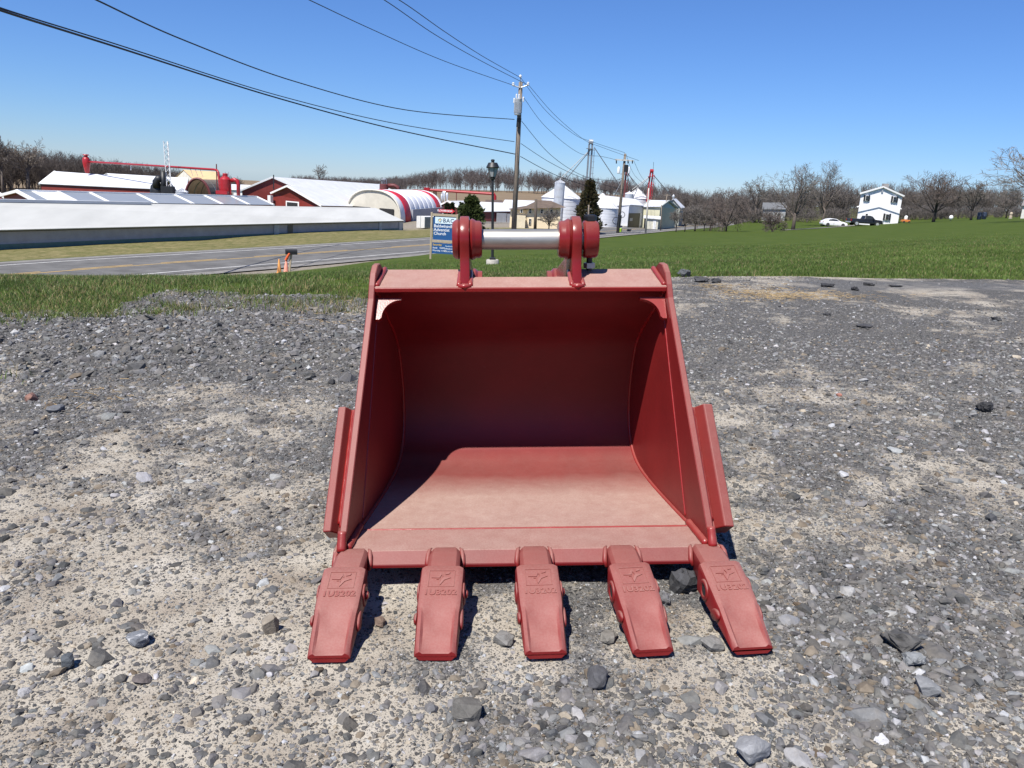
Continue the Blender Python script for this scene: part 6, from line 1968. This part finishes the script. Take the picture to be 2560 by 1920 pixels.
# evergreens made of many leaf sprays
def evergreen(label, px, py, Y, toppx, wpx, seed, cols, name='evergreen_tree', shape='cone', n=2600, group=None, leaf=.16):
    p = P(px, py, Y); p.z = gz(p.x, p.y)
    Ht = P(px, toppx, Y).z - p.z; R_ = wpx * Y / F / 2
    r = np.random.default_rng(seed)
    root = empty(name, tuple(p), 0, label, 'tree' if name == 'evergreen_tree' else 'shrub', group)
    MB().tube([(0, 0, -.3), (0, 0, Ht * .5), (0, 0, Ht * .93)], [R_ * .10, R_ * .06, .02], 7).build('trunk', m_bark_d, root)
    t = r.random(n) ** .8
    z = t * Ht
    lump = 1 + .28 * np.sin(z / Ht * 23 + r.uniform(0, 6)) * r.random(n)
    rad_ = R_ * ((1 - t) ** .75 * 1.02 + .06 if shape == 'cone' else (1 - t ** 2.2) ** .7 + .05 if shape == 'cone2' else np.sqrt(np.clip(1 - (2 * t - .85) ** 2 / 1.35, 0.02, 1))) * lump
    a = r.uniform(0, 6.28, n); q = np.sqrt(r.uniform(.25, 1, n))
    clump = fbm(a * 2.2, z / Ht * 9, seed, 2)
    q = q * (.72 + .5 * clump)
    c = np.stack([np.cos(a) * rad_ * q, np.sin(a) * rad_ * q, z + .05 * Ht], 1)
    d = np.stack([np.cos(a) + r.normal(0, .5, n), np.sin(a) + r.normal(0, .5, n), r.normal(.35, .5, n)], 1)
    d /= np.linalg.norm(d, axis=1)[:, None]
    u = np.cross(d, r.normal(0, 1, (n, 3))); u /= np.linalg.norm(u, axis=1)[:, None]
    l = leaf * r.uniform(.6, 1.6, n)[:, None]
    v = np.stack([c, c + d * l * .5 + u * l * .28, c + d * l, c + d * l * .5 - u * l * .28], 1).reshape(-1, 3)
    me = bpy.data.meshes.new('crown')
    me.from_pydata(v.tolist(), [], (np.arange(n)[:, None] * 4 + np.arange(4)).tolist())
    f = r.random((n, 1)); cc = np.array(cols[0]) * f + np.array(cols[1]) * (1 - f)
    at = me.attributes.new('tint', 'FLOAT_COLOR', 'POINT'); at.data.foreach_set('color', np.repeat(np.concatenate([cc, np.ones((n, 1))], 1), 4, 0).astype(np.float32).ravel())
    me.materials.append(MATS['grass_blade'])
    o = bpy.data.objects.new('crown', me); link(o, root)
    return root
evergreen('tall brownish cedar in front of the large grain bin', 1466, 585, 86, 459, 66, 301, ((.065, .07, .028), (.095, .07, .042)), n=4200, leaf=.3)
evergreen('rounded green evergreen right of the church sign', 1176, 585, 72, 497, 58, 302, ((.085, .11, .035), (.04, .06, .02)), 'evergreen_shrub', 'cone2', n=4200, leaf=.26)
evergreen('narrow dark arborvitae left of the pair behind the arrow sign', 1117, 545, 132, 510, 14, 303, ((.02, .035, .014), (.035, .05, .02)), 'arborvitae', 'cone', n=700, leaf=.3)
evergreen('narrow dark arborvitae right of the pair behind the arrow sign', 1130, 545, 132, 510, 13, 304, ((.02, .035, .014), (.035, .05, .02)), 'arborvitae', 'cone', n=700, leaf=.3)
evergreen('slim arborvitae between the pair and the rounded evergreen', 1152, 560, 90, 512, 20, 305, ((.02, .04, .014), (.04, .055, .02)), 'arborvitae', 'cone', n=900, leaf=.24)

# ------------------------------------------------------------------ vehicles
def wheels(root, xs, half, r, tyre, rim):
    Mx = Matrix.Rotation(math.pi / 2, 3, 'X')
    for x_ in xs:
        for s_ in (-1, 1):
            w_ = MB().lathe([(r * .62, -.1), (r * .93, -.11), (r, -.07), (r, .07), (r * .93, .11), (r * .62, .1)], 20, Mx, (x_, s_ * half, r)).build('wheel', tyre, root); auto_smooth(w_, 40)
            MB().lathe([(.04, .112), (r * .55, .105), (r * .62, .115), (r * .64, .09)], 16, Mx if s_ < 0 else Matrix.Rotation(-math.pi / 2, 3, 'X'), (x_, s_ * half, r)).build('rim', rim, w_)
m_tyre = mat('tyre_rubber', (.02, .02, .021), .8); m_alloy = mat('pale_alloy', (.62, .63, .64), .35, .5); m_drim = mat('dark_alloy', (.10, .10, .105), .4, .5)
m_carw = mat('white_car_paint', (.74, .75, .76), .25, var=.02); m_truck = mat('black_truck_paint', (.016, .018, .022), .22, var=.1)
m_lampr = mat('red_lamp', (.35, .01, .01), .3); m_lampw = mat('clear_lamp', (.6, .62, .64), .2)
def car_body(root, prof, half, m, name='body', top=.86):
    """side outline (x, z, width factor) lofted across the car with tumblehome"""
    rings = []
    for s_, f in ((-1, .93), (-.94, 1.0), (.94, 1.0), (1, .93)):
        rings.append([Vector((x_ * (1 if abs(s_) < 1 else .985), s_ * half * (1 - max(0, z - .85) * .32), z if abs(s_) < 1 else z * .99)) for x_, z in prof])
    o = MB().loft(rings).build(name, m, root, bevel=.03); auto_smooth(o, 35)
    return o
cp = on_ground(2083, 563, 143)
car = empty('parked_car', tuple(cp), 0.06, 'white car parked on the drive left of the black pickup', 'car')
k_ = (62 * 143 / F) / 4.7
prof_c = [(-2.3, .32), (-2.34, .62), (-2.22, .92), (-1.95, 1.02), (-1.35, 1.36), (-.55, 1.47), (.15, 1.42), (.95, 1.02), (1.75, .88), (2.25, .70), (2.33, .48), (2.28, .28), (1.85, .24), (-1.85, .24)]
b_ = car_body(car, prof_c, .88, m_carw)
for s_ in (-1, 1):
    q = [(-1.45, 1.04), (-1.2, 1.3), (-.55, 1.40), (.1, 1.35), (.72, 1.03)]
    MB().prism([Vector((x_, s_ * (.885 - (z - .85) * .28), z)) for x_, z in q], [Vector((x_, s_ * (.86 - (z - .85) * .28), z)) for x_, z in q]).build('side_window', m_glass, car)
    MB().box((2.18, s_ * .6, .66), (.16, .35, .12)).build('headlight', m_lampw, car); MB().box((-2.27, s_ * .62, .82), (.14, .35, .10)).build('tail_light', m_lampr, car)
    MB().box((-.35, s_ * .885, .60), (.02, .03, .62)).build('door_gap', m_blk, car)
wheels(car, (-1.45, 1.45), .82, .34, m_tyre, m_drim)
car.scale = (k_, k_, k_)
tpz = on_ground(2159, 567, 134)
trk = empty('pickup_truck', tuple(tpz), 0.03, 'black pickup truck with pale wheels in front of the white house', 'truck')
k_ = (80 * 134 / F) / 5.6
car_body(trk, [(-2.75, .55), (-2.78, 1.12), (-.55, 1.16), (-.40, 1.20), (-.25, 1.72), (.55, 1.78), (.95, 1.68), (1.45, 1.18), (2.5, 1.10), (2.75, .98), (2.80, .55), (2.4, .42), (-2.4, .45)], .95, m_truck)
MB().box((-1.66, 0, 1.16), (2.05, 1.55, .06)).build('bed_cover', mat('dark_bed', (.05, .05, .052), .7), trk)
for s_ in (-1, 1):
    for q in ([(-.26, 1.22), (-.16, 1.66), (.28, 1.70), (.28, 1.2)], [(.36, 1.2), (.36, 1.70), (.62, 1.70), (.98, 1.56), (1.28, 1.2)]):
        MB().prism([Vector((x_, s_ * (.955 - (z - .85) * .30), z)) for x_, z in q], [Vector((x_, s_ * (.92 - (z - .85) * .30), z)) for x_, z in q]).build('side_window', m_glass, trk)
    MB().box((-2.74, s_ * .85, .95), (.12, .14, .34)).build('tail_light', m_lampr, trk); MB().box((2.72, s_ * .7, .9), (.14, .35, .2)).build('headlight', m_lampw, trk)
    MB().box((1.0, s_ * 1.05, 1.24), (.12, .2, .18)).build('wing_mirror', m_truck, trk)
MB().box((2.85, 0, .58), (.14, 1.8, .2)).build('bumper', m_alloy, trk, bevel=.03)
MB().box((-2.85, 0, .58), (.14, 1.8, .2)).build('bumper', m_alloy, trk, bevel=.03)
wheels(trk, (-1.75, 1.85), .88, .42, m_tyre, m_alloy)
trk.scale = (k_, k_, k_)

# ------------------------------------------------------------------ small things on the field
q = on_ground(2376, 553, 120)
o_ = empty('round_marker', tuple(q), 0, 'white round marker on a stake right of the dome crowned tree', 'marker')
MB().lathe([(.02, .25), (.26, .36), (.30, .6), (.22, .85), (.05, .95)], 12).build('disc', m_trim, o_, smooth=True)
MB().box((0, 0, .15), (.06, .06, .4)).build('stake', m_lumber, o_)
for i, px in enumerate((2447, 2459)):
    q = on_ground(px, 548, 122)
    o_ = empty('blue_barrel', tuple(q), 0, ('left' if i == 0 else 'right') + ' one of two dark blue barrels under the gnarled tree', 'barrel', 'blue barrels')
    o = MB().lathe([(.28, 0), (.31, .05), (.31, .45), (.33, .5), (.31, .55), (.31, 1.0), (.28, 1.08), (.02, 1.1)], 16).build('drum', mat('blue_drum', (.03, .045, .08), .5), o_); auto_smooth(o, 40)
    MB().lathe([(.05, 1.1), (.05, 1.15)], 8).build('bung', m_blk, o_)
q = on_ground(2526, 545, 118)
o_ = empty('stone_figure', tuple(q), 0, 'small beige garden figure near the right edge of the field', 'statue')
o = MB().lathe([(.18, 0), (.22, .1), (.2, .4), (.14, .55), (.2, .62), (.21, .75), (.15, .9), (.03, .96)], 14).build('body', mat('beige_stone', (.45, .38, .29), .9, var=.3), o_, smooth=True)
MB().lathe([(.25, -.05), (.25, .08), (.2, .1)], 12).build('plinth', m_conc, o_)
q = on_ground(2262, 562, 137)
o_ = empty('garden_cart', tuple(q), 0, 'orange and white garden equipment at the corner of the white house', 'equipment')
MB().box((0, 0, .35), (1.3, .8, .35)).build('tray', mat('orange_plastic', (.62, .2, .05), .5), o_, bevel=.05)
MB().lathe([(.22, .5), (.28, .7), (.26, 1.1), (.1, 1.25)], 12).build('tank', m_trim, o_, smooth=True)
for s_ in (-.45, .45): MB().lathe([(.05, -.05), (.18, -.05), (.18, .05), (.05, .05)], 12, Matrix.Rotation(math.pi / 2, 3, 'X'), (s_, -.42, .18)).build('wheel', m_tyre, o_)
# drive to the white house
dp = [on_ground(x_, y_, Y_) for x_, y_, Y_ in ((1960, 569, 128), (2010, 567, 132), (2060, 565, 137), (2110, 564, 140), (2140, 562, 144))]
mb = MB(); vs = []
for p_ in dp:
    for o2 in (-1.6, 1.6):
        z_ = gz(p_.x, p_.y + o2); vs.append((p_.x, p_.y + o2, z_ + .05))
mb.add(vs, [(2 * i, 2 * i + 2, 2 * i + 3, 2 * i + 1) for i in range(len(dp) - 1)])
tag(mb.build('driveway', m_should, fix=False), 'pale gravel drive to the white house', kind='structure')
